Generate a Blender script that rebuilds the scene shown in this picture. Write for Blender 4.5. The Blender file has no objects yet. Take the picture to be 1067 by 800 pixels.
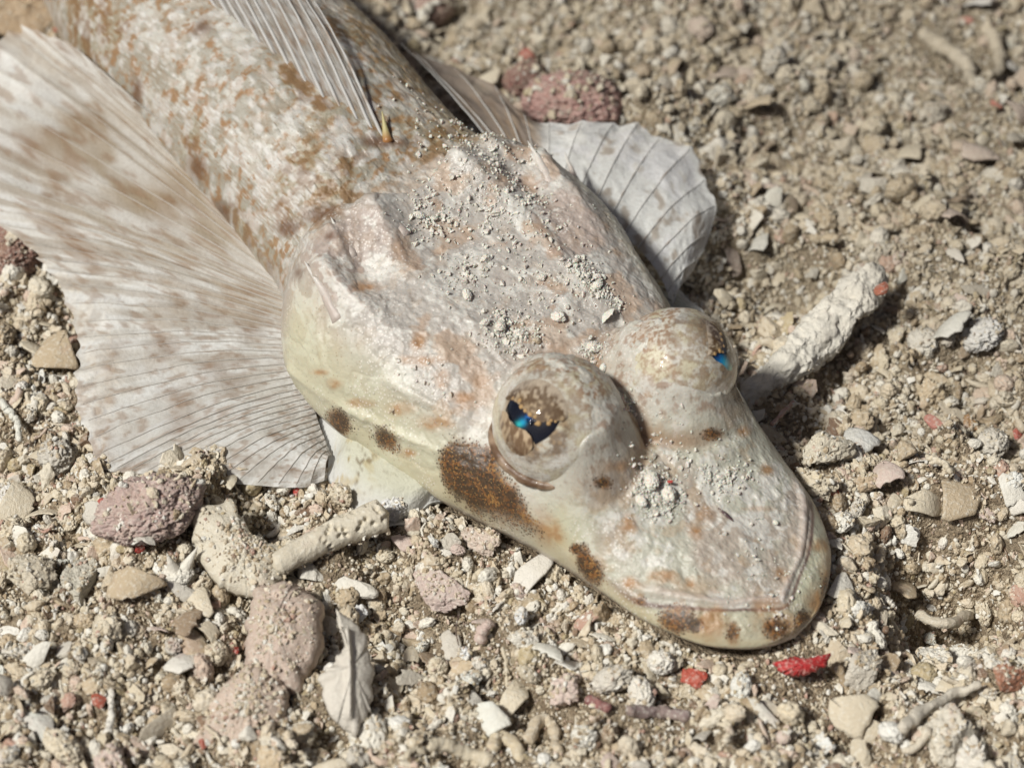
import bpy, math, random
import numpy as np
from mathutils import Vector, Matrix

# ---------------------------------------------------------------- camera, light, exposure
# one unit is one centimetre
S = bpy.context.scene
S.unit_settings.scale_length = 0.01
COL = S.collection
rng = np.random.default_rng(7)
random.seed(7)

EL = math.radians(47.0)
DIST = 28.0
PW, PH = 1067.0, 800.0
FPX = DIST * 100.0
CAM = np.array([0.0, -math.cos(EL) * DIST, math.sin(EL) * DIST])
FWD = -CAM / DIST
RGT = np.array([1.0, 0, 0])
UPV = np.cross(RGT, FWD)

cam_d = bpy.data.cameras.new('camera')
cam_d.sensor_width = 36.0
cam_d.lens = 36.0 * FPX / PW
cam_d.clip_start = 0.5
cam_d.clip_end = 3000.0
cam_o = bpy.data.objects.new('camera', cam_d)
COL.objects.link(cam_o)
cam_o.location = CAM
cam_o.rotation_euler = (math.pi / 2 - EL, 0, 0)
S.camera = cam_o
cam_d.dof.use_dof = True
cam_d.dof.focus_distance = 26.7
cam_d.dof.aperture_fstop = 0.27    # the lens is in mm, the scene in cm
cam_d.dof.aperture_blades = 0

SUN_FROM = Vector((-0.50, -0.34, 0.79)).normalized()
world = bpy.data.worlds.new('World')
S.world = world
world.use_nodes = True
wn = world.node_tree
bg = wn.nodes['Background']
sky = wn.nodes.new('ShaderNodeTexSky')
sky.sky_type = 'NISHITA'
sky.sun_disc = False
sky.sun_elevation = math.asin(SUN_FROM.z)
sky.sun_rotation = math.atan2(SUN_FROM.x, SUN_FROM.y)
sky.air_density = 0.35
sky.dust_density = 4.0
wn.links.new(sky.outputs[0], bg.inputs[0])
bg.inputs[1].default_value = 0.05
sun_d = bpy.data.lights.new('sun', 'SUN')
sun_d.energy = 5.0
sun_d.angle = math.radians(7.0)
sun_d.color = (1.0, 0.985, 0.925)
sun_o = bpy.data.objects.new('sun', sun_d)
COL.objects.link(sun_o)
sun_o.rotation_euler = (-SUN_FROM).to_track_quat('-Z', 'Y').to_euler()
sun_o.location = (-20, 0, 30)
S.view_settings.view_transform = 'Standard'
S.view_settings.look = 'None'
S.view_settings.exposure = -0.46
S.view_settings.gamma = 1.0
S.cycles.max_bounces = 6
S.cycles.diffuse_bounces = 2
S.cycles.transparent_max_bounces = 12
S.cycles.use_denoising = True


def proj(p):
    d = np.asarray(p, float) - CAM
    return np.stack([PW / 2 + FPX * (d @ RGT) / (d @ FWD), PH / 2 - FPX * (d @ UPV) / (d @ FWD)], -1)


def ray(x, y):
    d = FWD + RGT * (x - PW / 2) / FPX - UPV * (y - PH / 2) / FPX
    return d / np.linalg.norm(d)


def at(x, y, z=0.0):
    d = ray(x, y)
    return CAM + d * (z - CAM[2]) / d[2]


# ---------------------------------------------------------------- numeric helpers
def _h(ix, iy, iz, seed):
    h = (ix.astype(np.int64) * 374761393 + iy.astype(np.int64) * 668265263 + iz.astype(np.int64) * 2147483647 + seed * 974634777) & 0xffffffff
    h = ((h ^ (h >> 13)) * 1274126177) & 0xffffffff
    h = ((h ^ (h >> 16)) * 2246822519) & 0xffffffff
    return ((h ^ (h >> 15)) & 0xffffff) / float(0xffffff)


def noise3(x, y, z=0.0, seed=0):
    x, y, z = np.broadcast_arrays(np.asarray(x, float), np.asarray(y, float), np.asarray(z, float))
    fx, fy, fz = np.floor(x), np.floor(y), np.floor(z)
    ix, iy, iz = fx.astype(int), fy.astype(int), fz.astype(int)
    tx, ty, tz = x - fx, y - fy, z - fz
    tx, ty, tz = [t * t * t * (t * (6 * t - 15) + 10) for t in (tx, ty, tz)]
    r = 0
    for dx in (0, 1):
        wx = tx if dx else 1 - tx
        for dy in (0, 1):
            wy = ty if dy else 1 - ty
            for dz in (0, 1):
                wz = tz if dz else 1 - tz
                r = r + wx * wy * wz * _h(ix + dx, iy + dy, iz + dz, seed)
    return r * 2 - 1


def fbm(x, y, z=0.0, seed=0, o=4, gain=0.5):
    a, s, t = 1.0, 0.0, 0.0
    for k in range(o):
        s = s + a * noise3(np.asarray(x) * 2.03 ** k + 17.3 * k, np.asarray(y) * 2.03 ** k - 9.1 * k, np.asarray(z) * 2.03 ** k, seed + k)
        t += a
        a *= gain
    return s / t


def cells(x, y, seed=0):
    """distance to the nearest jittered cell point, and that cell's random number"""
    fx, fy = np.floor(x), np.floor(y)
    best = np.full(np.shape(x), 9.0)
    rid = np.zeros(np.shape(x))
    for dx in (-1, 0, 1):
        for dy in (-1, 0, 1):
            cx, cy = fx + dx, fy + dy
            px = cx + _h(cx, cy, cx * 0, seed)
            py = cy + _h(cx, cy, cx * 0 + 1, seed)
            d = np.hypot(x - px, y - py)
            m = d < best
            best = np.where(m, d, best)
            rid = np.where(m, _h(cx, cy, cx * 0 + 2, seed), rid)
    return best, rid


def sst(a, b, x):
    t = np.clip((x - a) / (b - a), 0, 1)
    return t * t * (3 - 2 * t)


def pchip(xs, ys):
    xs, ys = np.asarray(xs, float), np.asarray(ys, float)
    h = np.diff(xs)
    d = np.diff(ys) / h
    m = np.zeros_like(ys)
    m[1:-1] = np.where(d[:-1] * d[1:] > 0, 2 * d[:-1] * d[1:] / (d[:-1] + d[1:] + 1e-12), 0)
    m[0], m[-1] = d[0], d[-1]

    def f(x):
        x = np.clip(x, xs[0], xs[-1])
        i = np.clip(np.searchsorted(xs, x) - 1, 0, len(h) - 1)
        t = (x - xs[i]) / h[i]
        return ((2 * t ** 3 - 3 * t ** 2 + 1) * ys[i] + (t ** 3 - 2 * t ** 2 + t) * h[i] * m[i]
                + (-2 * t ** 3 + 3 * t ** 2) * ys[i + 1] + (t ** 3 - t ** 2) * h[i] * m[i + 1])
    return f


# ---------------------------------------------------------------- mesh helpers
def mesh_np(name, V, F, mats=(), smooth=True, col=None, attrs=None):
    """V (n,3); F (m,3) or (m,4) array, or a list of such arrays"""
    Fs = F if isinstance(F, list) else [F]
    me = bpy.data.meshes.new(name)
    V = np.asarray(V, np.float32)
    me.vertices.add(len(V))
    me.vertices.foreach_set('co', V.ravel())
    tot = np.concatenate([np.full(len(f), np.shape(f)[1], np.int32) for f in Fs])
    idx = np.concatenate([np.asarray(f, np.int32).ravel() for f in Fs])
    me.loops.add(len(idx))
    me.loops.foreach_set('vertex_index', idx)
    me.polygons.add(len(tot))
    st = np.zeros(len(tot), np.int32)
    st[1:] = np.cumsum(tot)[:-1]
    me.polygons.foreach_set('loop_start', st)
    me.polygons.foreach_set('loop_total', tot)
    me.update(calc_edges=True)
    me.polygons.foreach_set('use_smooth', np.full(len(tot), smooth, bool))
    if col is not None:
        a = me.attributes.new('Col', 'FLOAT_COLOR', 'POINT')
        c = np.ones((len(V), 4), np.float32)
        c[:, :3] = col
        a.data.foreach_set('color', c.ravel())
    for k, v in (attrs or {}).items():
        a = me.attributes.new(k, 'FLOAT', 'POINT')
        a.data.foreach_set('value', np.asarray(v, np.float32))
    for m in mats:
        me.materials.append(m)
    return me


def link(name, me, parent=None, loc=None, rot=None, scl=None):
    o = bpy.data.objects.new(name, me)
    COL.objects.link(o)
    if parent is not None:
        o.parent = parent
    if loc is not None:
        o.location = loc
    if rot is not None:
        o.rotation_euler = rot
    if scl is not None:
        o.scale = scl
    return o


def tag(o, label=None, cat=None, group=None, kind=None):
    if label:
        o['label'] = label
    if cat:
        o['category'] = cat
    if group:
        o['group'] = group
    if kind:
        o['kind'] = kind
    return o


def grid_faces(nu, nv, wrap=False):
    i = np.arange(nu - 1)[:, None]
    j = np.arange(nv if wrap else nv - 1)[None, :]
    j2 = (j + 1) % nv
    return np.stack([i * nv + j, i * nv + j2, (i + 1) * nv + j2, (i + 1) * nv + j], -1).reshape(-1, 4)


def tube(path, rad, n=6, cap=True):
    """rounded tube along a path; returns V, [quads, tris]"""
    P = np.asarray(path, float)
    r = np.broadcast_to(np.asarray(rad, float), (len(P),))
    T = np.gradient(P, axis=0)
    T /= np.linalg.norm(T, axis=1)[:, None] + 1e-9
    up = np.array([0, 0, 1.0])
    A = np.cross(T, up)
    nrm = np.linalg.norm(A, axis=1)
    A[nrm < 1e-3] = (1, 0, 0)
    A /= np.linalg.norm(A, axis=1)[:, None]
    B = np.cross(A, T)
    th = np.arange(n) * 2 * math.pi / n
    V = P[:, None] + r[:, None, None] * (np.cos(th)[None, :, None] * A[:, None] + np.sin(th)[None, :, None] * B[:, None])
    V = V.reshape(-1, 3)
    F = grid_faces(len(P), n, True)
    k = len(V)
    V = np.vstack([V, P[0] - T[0] * r[0] * .5, P[-1] + T[-1] * r[-1] * .5])
    t = []
    for j in range(n):
        t.append((k, (j + 1) % n, j))
        b = (len(P) - 1) * n
        t.append((k + 1, b + j, b + (j + 1) % n))
    return V, [F, np.array(t)]


class Join:
    def __init__(s):
        s.V, s.q, s.t, s.c, s.n = [], [], [], [], 0

    def add(s, V, Fs, col=None):
        for f in (Fs if isinstance(Fs, list) else [Fs]):
            f = np.asarray(f)
            (s.q if f.shape[1] == 4 else s.t).append(f + s.n)
        s.V.append(V)
        s.c.append(np.broadcast_to(np.array(col if col is not None else (1, 1, 1), float), (len(V), 3)))
        s.n += len(V)

    def mesh(s, name, mats=(), smooth=True):
        F = [np.vstack(x) for x in (s.q, s.t) if x]
        return mesh_np(name, np.vstack(s.V), F, mats, smooth, np.vstack(s.c))


_ico = {}


def ico(k):
    if k in _ico:
        return _ico[k]
    p = (1 + 5 ** .5) / 2
    V = np.array([(-1, p, 0), (1, p, 0), (-1, -p, 0), (1, -p, 0), (0, -1, p), (0, 1, p), (0, -1, -p), (0, 1, -p), (p, 0, -1), (p, 0, 1), (-p, 0, -1), (-p, 0, 1)], float)
    V /= np.linalg.norm(V, axis=1)[:, None]
    F = np.array([(0, 11, 5), (0, 5, 1), (0, 1, 7), (0, 7, 10), (0, 10, 11), (1, 5, 9), (5, 11, 4), (11, 10, 2), (10, 7, 6), (7, 1, 8), (3, 9, 4), (3, 4, 2), (3, 2, 6), (3, 6, 8), (3, 8, 9), (4, 9, 5), (2, 4, 11), (6, 2, 10), (8, 6, 7), (9, 8, 1)])
    for _ in range(k):
        E = np.sort(np.vstack([F[:, [0, 1]], F[:, [1, 2]], F[:, [2, 0]]]), 1)
        U, inv = np.unique(E, axis=0, return_inverse=True)
        inv = inv.ravel()
        M = V[U].mean(1)
        M /= np.linalg.norm(M, axis=1)[:, None]
        n, m = len(V), len(F)
        a, b, c = inv[:m] + n, inv[m:2 * m] + n, inv[2 * m:] + n
        F = np.vstack([np.stack([F[:, 0], a, c], 1), np.stack([F[:, 1], b, a], 1), np.stack([F[:, 2], c, b], 1), np.stack([a, b, c], 1)])
        V = np.vstack([V, M])
    _ico[k] = (V, F)
    return V, F


# ---------------------------------------------------------------- material helpers
class NT:
    def __init__(s, name):
        s.m = bpy.data.materials.new(name)
        s.m.use_nodes = True
        s.t = s.m.node_tree
        s.b = s.t.nodes['Principled BSDF']
        s.out = s.t.nodes['Material Output']

    def n(s, typ, ins=None, **kw):
        nd = s.t.nodes.new('ShaderNode' + typ)
        for k, v in kw.items():
            setattr(nd, k, v)
        for k, v in (ins or {}).items():
            s.set(nd.inputs[k], v)
        return nd

    def set(s, sock, v):
        if hasattr(v, 'is_linked') or isinstance(v, bpy.types.NodeSocket):
            s.t.links.new(v, sock)
        else:
            sock.default_value = v

    def p(s, **kw):
        for k, v in kw.items():
            s.set(s.b.inputs[k.replace('_', ' ')], v)

    def math(s, op, a, b=0.0, clamp=False):
        nd = s.n('Math', {0: a, 1: b}, operation=op, use_clamp=clamp)
        return nd.outputs[0]

    def mix(s, f, a, b, blend='MIX'):
        nd = s.n('Mix', data_type='RGBA', blend_type=blend)
        s.set(nd.inputs[0], f)
        for i, v in ((6, a), (7, b)):
            s.set(nd.inputs[i], v if not isinstance(v, tuple) else (*v[:3], 1))
        return nd.outputs[2]

    def ramp(s, f, stops, interp='LINEAR'):
        nd = s.n('ValToRGB', {0: f})
        nd.color_ramp.interpolation = interp
        e = nd.color_ramp.elements
        while len(e) < len(stops):
            e.new(0.5)
        for el, (p, c) in zip(e, stops):
            el.position = p
            el.color = (*c, 1) if len(c) == 3 else c
        return nd.outputs[0]

    def rng(s, v, a, b, c=0.0, d=1.0):
        return s.n('MapRange', {0: v, 1: a, 2: b, 3: c, 4: d}).outputs[0]

    def noise(s, co, scale, det=3.0, rough=0.55):
        return s.n('TexNoise', {'Vector': co, 'Scale': scale, 'Detail': det, 'Roughness': rough}).outputs[0]

    def vor(s, co, scale, feature='F1', out=0, rnd=1.0):
        return s.n('TexVoronoi', {'Vector': co, 'Scale': scale, 'Randomness': rnd}, feature=feature).outputs[out]

    def bump(s, h, strength, dist, normal=None):
        nd = s.n('Bump', {'Height': h, 'Strength': strength, 'Distance': dist})
        if normal is not None:
            s.set(nd.inputs['Normal'], normal)
        return nd.outputs[0]

    def geo(s):
        return s.n('NewGeometry').outputs['Position']

    def obj(s):
        return s.n('TexCoord').outputs['Object']


def falloff_tint(m, pos, c, amount=.62):
    """patchy olive grey tint growing to the back right: light falloff painted in"""
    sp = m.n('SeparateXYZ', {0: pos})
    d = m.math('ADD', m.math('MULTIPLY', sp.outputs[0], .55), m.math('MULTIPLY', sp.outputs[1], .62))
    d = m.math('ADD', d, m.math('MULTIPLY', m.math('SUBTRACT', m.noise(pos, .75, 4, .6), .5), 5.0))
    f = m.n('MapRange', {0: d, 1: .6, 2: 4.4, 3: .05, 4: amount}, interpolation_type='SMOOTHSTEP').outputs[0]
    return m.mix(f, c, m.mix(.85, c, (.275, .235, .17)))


def mat_coral(name, source):
    """chalky dead coral and shell; source picks where the piece's own tint comes from"""
    m = NT(name)
    info = m.n('ObjectInfo')
    co = m.obj()
    pos = m.geo()
    if source == 'object':
        tint = info.outputs['Color']
    else:
        tint = m.ramp(info.outputs['Random'], [
            (0.0, (.68, .59, .44)), (.13, (.74, .67, .54)), (.22, (.52, .415, .28)), (.32, (.70, .60, .455)), (.42, (.83, .79, .70)),
            (.56, (.62, .52, .38)), (.65, (.40, .30, .19)), (.72, (.74, .655, .52)), (.80, (.68, .53, .43)), (.86, (.50, .41, .25)),
            (.89, (.87, .85, .79)), (.965, (.52, .32, .25)), (.984, (.26, .165, .11)), (.9965, (.42, .06, .035))], 'CONSTANT')
    n1 = m.noise(pos, 5.0, 5, .65)
    n2 = m.noise(pos, 26.0, 4, .6)
    dirt = m.math('MULTIPLY', m.rng(info.outputs['Random'], 0, 1, .15, 1.1), m.rng(n1, .42, .68, 0, .45))
    c = m.mix(dirt, tint, m.mix(.6, tint, (.50, .40, .27)))
    c = m.mix(m.rng(n2, .50, .70, 0, .6), c, (.80, .765, .67))
    pits = m.vor(pos, 34.0)
    c = m.mix(m.rng(pits, .0, .20, .22, 0), c, m.mix(.5, c, (.17, .12, .075)))
    pk = m.noise(pos, 2.3, 3, .6)
    c = m.mix(m.rng(pk, .62, .74, 0, .35), c, (.50, .33, .30))
    c = falloff_tint(m, pos, c)
    m.p(Base_Color=c, Roughness=m.rng(info.outputs['Random'], 0, 1, .42, .85))
    m.b.inputs['Specular IOR Level'].default_value = .45
    b = m.bump(n2, .5, .04)
    b = m.bump(m.noise(pos, 75.0, 3, .6), .5, .015, b)
    m.set(m.b.inputs['Normal'], b)
    return m.m


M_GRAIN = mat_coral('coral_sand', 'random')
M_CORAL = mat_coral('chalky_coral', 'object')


def mat_white():
    m = NT('white_sand')
    pos = m.geo()
    info = m.n('ObjectInfo')
    n = m.noise(pos, 30, 4, .6)
    c = m.mix(m.rng(n, .3, .7), m.mix(m.rng(info.outputs['Random'], .6, 1), (.66, .61, .53), (.50, .43, .35)), (.80, .77, .70))
    m.p(Base_Color=c, Roughness=.7, Subsurface_Weight=.3, Subsurface_Scale=.03)
    m.set(m.b.inputs['Normal'], m.bump(n, .6, .02))
    return m.m


M_WHITE = mat_white()


def mat_ground():
    m = NT('sand_bed')
    pos = m.geo()
    v = m.n('TexVoronoi', {'Vector': pos, 'Scale': 17.0, 'Detail': 2.0, 'Roughness': .6})
    c = m.ramp(m.n('SeparateColor', {0: v.outputs['Color']}).outputs[0], [(0, (.30, .225, .145)), (.35, (.40, .31, .21)), (.7, (.47, .385, .27)), (1, (.24, .175, .11))])  # sand darkened to paint shade into the gaps between grains
    c = m.mix(m.rng(m.noise(pos, 1.1, 4, .6), .4, .68, 0, .5), c, (.38, .31, .22))
    c = falloff_tint(m, pos, c)
    m.p(Base_Color=c, Roughness=.85)
    b = m.bump(m.math('SUBTRACT', 1.0, v.outputs['Distance']), .9, .06)
    m.set(m.b.inputs['Normal'], m.bump(m.noise(pos, 60, 3), .5, .02, b))
    return m.m


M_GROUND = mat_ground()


def mat_skin():
    m = NT('fish_skin')
    pos = m.geo()
    col = m.n('Attribute', attribute_name='Col').outputs['Color']
    blo = m.n('Attribute', attribute_name='blotch').outputs['Fac']
    frost = m.n('Attribute', attribute_name='frost').outputs['Fac']
    sc = m.n('Attribute', attribute_name='scales').outputs['Fac']
    # tiny pale pustules where the skin is frosted
    vf = m.vor(pos, 30.0)
    dots = m.math('MULTIPLY', m.rng(vf, .22, .38, 1, 0), frost)
    c = m.mix(m.math('MULTIPLY', dots, .55), col, (.80, .76, .71))
    # fine brown pepper all over
    vp = m.n('TexVoronoi', {'Vector': pos, 'Scale': 21.0})
    rs = m.n('SeparateColor', {0: vp.outputs['Color']}).outputs[0]
    pep = m.math('MULTIPLY', m.rng(vp.outputs['Distance'], .10, .20, 1, 0), m.rng(rs, .55, .6, 0, .55))
    c = m.mix(pep, c, (.30, .19, .12))
    # stippled blotches: pigment cells that thin out towards the edge
    vb = m.n('TexVoronoi', {'Vector': pos, 'Scale': 46.0})
    rb = m.n('SeparateColor', {0: vb.outputs['Color']})
    cellr = m.math('MULTIPLY', rb.outputs[0], .75)
    sharp = m.math('MULTIPLY', m.rng(m.math('SUBTRACT', blo, cellr), -.05, .12), m.math('MAXIMUM', m.rng(vb.outputs['Distance'], .30, .60, 1, .30), m.rng(blo, .5, 1.05)))
    pig = m.ramp(m.math('ADD', m.math('MULTIPLY', m.noise(pos, 4.5, 3, .6), .92), m.math('MULTIPLY', m.math('SUBTRACT', rb.outputs[1], .5), .5)),
                 [(.32, (.045, .028, .016)), (.5, (.085, .045, .02)), (.64, (.20, .08, .022)), (.85, (.36, .20, .06))])
    c = m.mix(m.math('MULTIPLY', m.rng(blo, .15, .85, 0, .72), 1.0), c, m.mix(m.rng(m.noise(pos, 5.5, 4, .65), .42, .62), (.075, .038, .018), (.27, .11, .03)))
    c = m.mix(sharp, c, pig)
    gold = m.math('MULTIPLY', m.rng(m.vor(pos, 36.0, 'F1'), .12, .20, 1, 0), m.rng(blo, .45, .7))
    c = m.mix(m.math('MULTIPLY', gold, .8), c, (.62, .40, .14))
    h1 = m.noise(pos, 12.0, 6, .68)
    vs = m.vor(pos, 7.5)
    b = m.bump(h1, .24, .03)
    b = m.bump(m.math('SUBTRACT', 1, vf), .28, .010, b)
    b = m.bump(m.math('MULTIPLY', m.math('SUBTRACT', 1, vs), sc), .35, .05, b)
    m.set(m.b.inputs['Normal'], b)
    m.p(Base_Color=c, Roughness=.46, Subsurface_Weight=.2, Subsurface_Scale=.10, Coat_Weight=.42, Coat_Roughness=.12)
    m.b.inputs['Subsurface Radius'].default_value = (1.0, .62, .45)
    m.b.inputs['Specular IOR Level'].default_value = .4
    m.set(m.b.inputs['Coat Normal'], m.bump(h1, .55, .03))
    return m.m


def mat_attr(name, rough=.5, trans=0.0, clear=0.0, bump=0.0, coat=0.0, spec=.5, fine=0.25):
    """painted from the Col attribute; trans lets light through from behind, clear lets the background show"""
    m = NT(name)
    pos = m.geo()
    col = m.n('Attribute', attribute_name='Col').outputs['Color']
    n = m.noise(pos, 24, 3, .6)
    c = m.mix(m.rng(n, .4, .7, 0, fine), col, m.mix(.5, col, (.30, .22, .15)))
    m.p(Base_Color=c, Roughness=rough, Coat_Weight=coat)
    m.b.inputs['Specular IOR Level'].default_value = spec
    if bump:
        m.set(m.b.inputs['Normal'], m.bump(n, .6, bump))
    sh = m.b.outputs[0]
    if trans:
        t = m.n('BsdfTranslucent', {0: c})
        sh = m.n('MixShader', {0: trans, 1: sh, 2: t.outputs[0]}).outputs[0]
    if clear:
        t = m.n('BsdfTransparent')
        sh = m.n('MixShader', {0: clear, 1: sh, 2: t.outputs[0]}).outputs[0]
    m.t.links.new(sh, m.out.inputs[0])
    return m.m


def mat_cornea():
    m = NT('cornea')
    t = m.n('BsdfTransparent')
    g = m.n('BsdfGlossy', {'Roughness': .04})
    lw = m.n('LayerWeight', {0: .25})
    f = m.math('MULTIPLY', lw.outputs['Fresnel'], .22, True)
    f = m.math('ADD', f, .004, True)
    s = m.n('MixShader', {0: f, 1: t.outputs[0], 2: g.outputs[0]})
    m.t.links.new(s.outputs[0], m.out.inputs[0])
    return m.m


M_SKIN = mat_skin()
M_EYE = mat_attr('eye_skin', .45, bump=.012, coat=.12, fine=.3)
M_PUPIL = mat_attr('pupil_shine', .14, coat=.4, spec=.8, fine=0)
M_LAPPET = mat_attr('lappet_gold', .6, coat=0, spec=.25, fine=.25)
M_FIN = mat_attr('fin_membrane', .62, trans=.14, clear=.14, bump=.02, coat=0, spec=.3, fine=.4)
M_WISP = mat_attr('fin_film', .6, trans=.2, clear=.5, coat=0, spec=.3, fine=.3)
M_RAY = mat_attr('fin_ray', .55, trans=.3, coat=0, spec=.3, fine=.2)
M_FLAP = mat_attr('gill_membrane', .6, trans=.25, clear=.05, bump=.03, coat=0, spec=.3, fine=.15)
M_SPINE = mat_attr('bony_spine', .4, coat=.2, fine=.25)
M_CORNEA = mat_cornea()

# ---------------------------------------------------------------- fish: shape
AX = np.array([-.62, .78, 0.0])
AX /= np.linalg.norm(AX)
VX = np.array([AX[1], -AX[0], 0.0])
ORG = at(826, 655, .45)
ORG[2] = 0.0

w_f = pchip([0, .03, .1, .27, .5, .86, 1.1, 1.6, 2.1, 2.5, 3, 3.5, 3.9, 4.3, 4.7, 5.1, 5.5, 5.85, 6.2, 6.6, 7.2, 8.2, 9.3, 10.7, 12, 15, 18, 20],
            [0, .24, .42, .66, .88, 1.06, 1.14, 1.22, 1.30, 1.40, 1.53, 1.66, 1.74, 1.81, 1.92, 1.95, 1.90, 1.72, 1.45, 1.36, 1.36, 1.40, 1.42, 1.38, 1.2, .8, .42, .25])
c_f = pchip([0, 1, 2.2, 3.6, 5, 6.5, 8, 10, 12, 15, 20], [.05, .10, .08, 0, 0, 0, .10, .20, .42, 1.0, 2.2])
zt_f = pchip([0, .1, .25, .5, 1, 1.5, 2, 2.5, 3, 3.5, 4, 4.5, 5, 5.5, 6, 6.5, 7, 8, 10, 12, 15, 18, 20],
             [.42, .49, .58, .66, .80, .96, 1.12, 1.26, 1.38, 1.52, 1.63, 1.70, 1.75, 1.78, 1.84, 1.98, 2.12, 2.28, 2.32, 2.1, 1.4, .8, .6])
zr_f = pchip([0, 1, 2, 3, 4, 5, 5.8, 6.5, 7.2, 9, 12, 15, 20], [.36, .42, .46, .46, .48, .56, .75, .95, 1.0, 1.05, .95, .65, .35])
p_f = pchip([0, 1, 2.5, 3.5, 4.5, 5.6, 6.3, 7, 20], [3.0, 3.2, 3.0, 3.6, 5.0, 5.0, 3.0, 2.2, 2.0])
q_f = pchip([0, 2.5, 3.5, 5.6, 7, 20], [.62, .62, .58, .52, .5, .5])

EYES = {-1: np.array([2.70, -.65, 1.46]), 1: np.array([2.56, .70, 1.42])}
ERAD = {-1: .64, 1: .60}


def dist_front(u, v):
    """rough distance from the jaw's edge, in the plane"""
    w = w_f(u)
    dv = (w - np.abs(v - c_f(u)))
    # slope of the outline turns a sideways gap into a real distance
    s = (w_f(u + .02) - w_f(np.maximum(u - .02, 0))) / .04
    return dv / np.sqrt(1 + np.clip(s, 0, 30) ** 2)


def ridge(u, v, u0, v0, u1, v1, wd, amp, sharp=1.0):
    L = math.hypot(u1 - u0, v1 - v0)
    du, dv = (u1 - u0) / L, (v1 - v0) / L
    a = ((u - u0) * du + (v - v0) * dv) / L
    d = np.abs(-(u - u0) * dv + (v - v0) * du)
    e = sst(0, .35, a) * (1 - sst(.86, 1.02, a)) * (a ** sharp if sharp == 0 else np.clip(a, 0, 1) ** sharp)
    return amp * e * np.exp(-(d / wd) ** 1.6)


def top_z(u, v):
    u = np.asarray(u, float)
    v = np.asarray(v, float)
    w = np.maximum(w_f(u), 1e-4)
    t = np.clip(np.abs(v - c_f(u)) / w, 0, 1)
    zr, zt = zr_f(u), zt_f(u)
    z = zr + (zt - zr) * np.maximum(1 - t ** p_f(u), 0) ** q_f(u)
    return z


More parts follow.
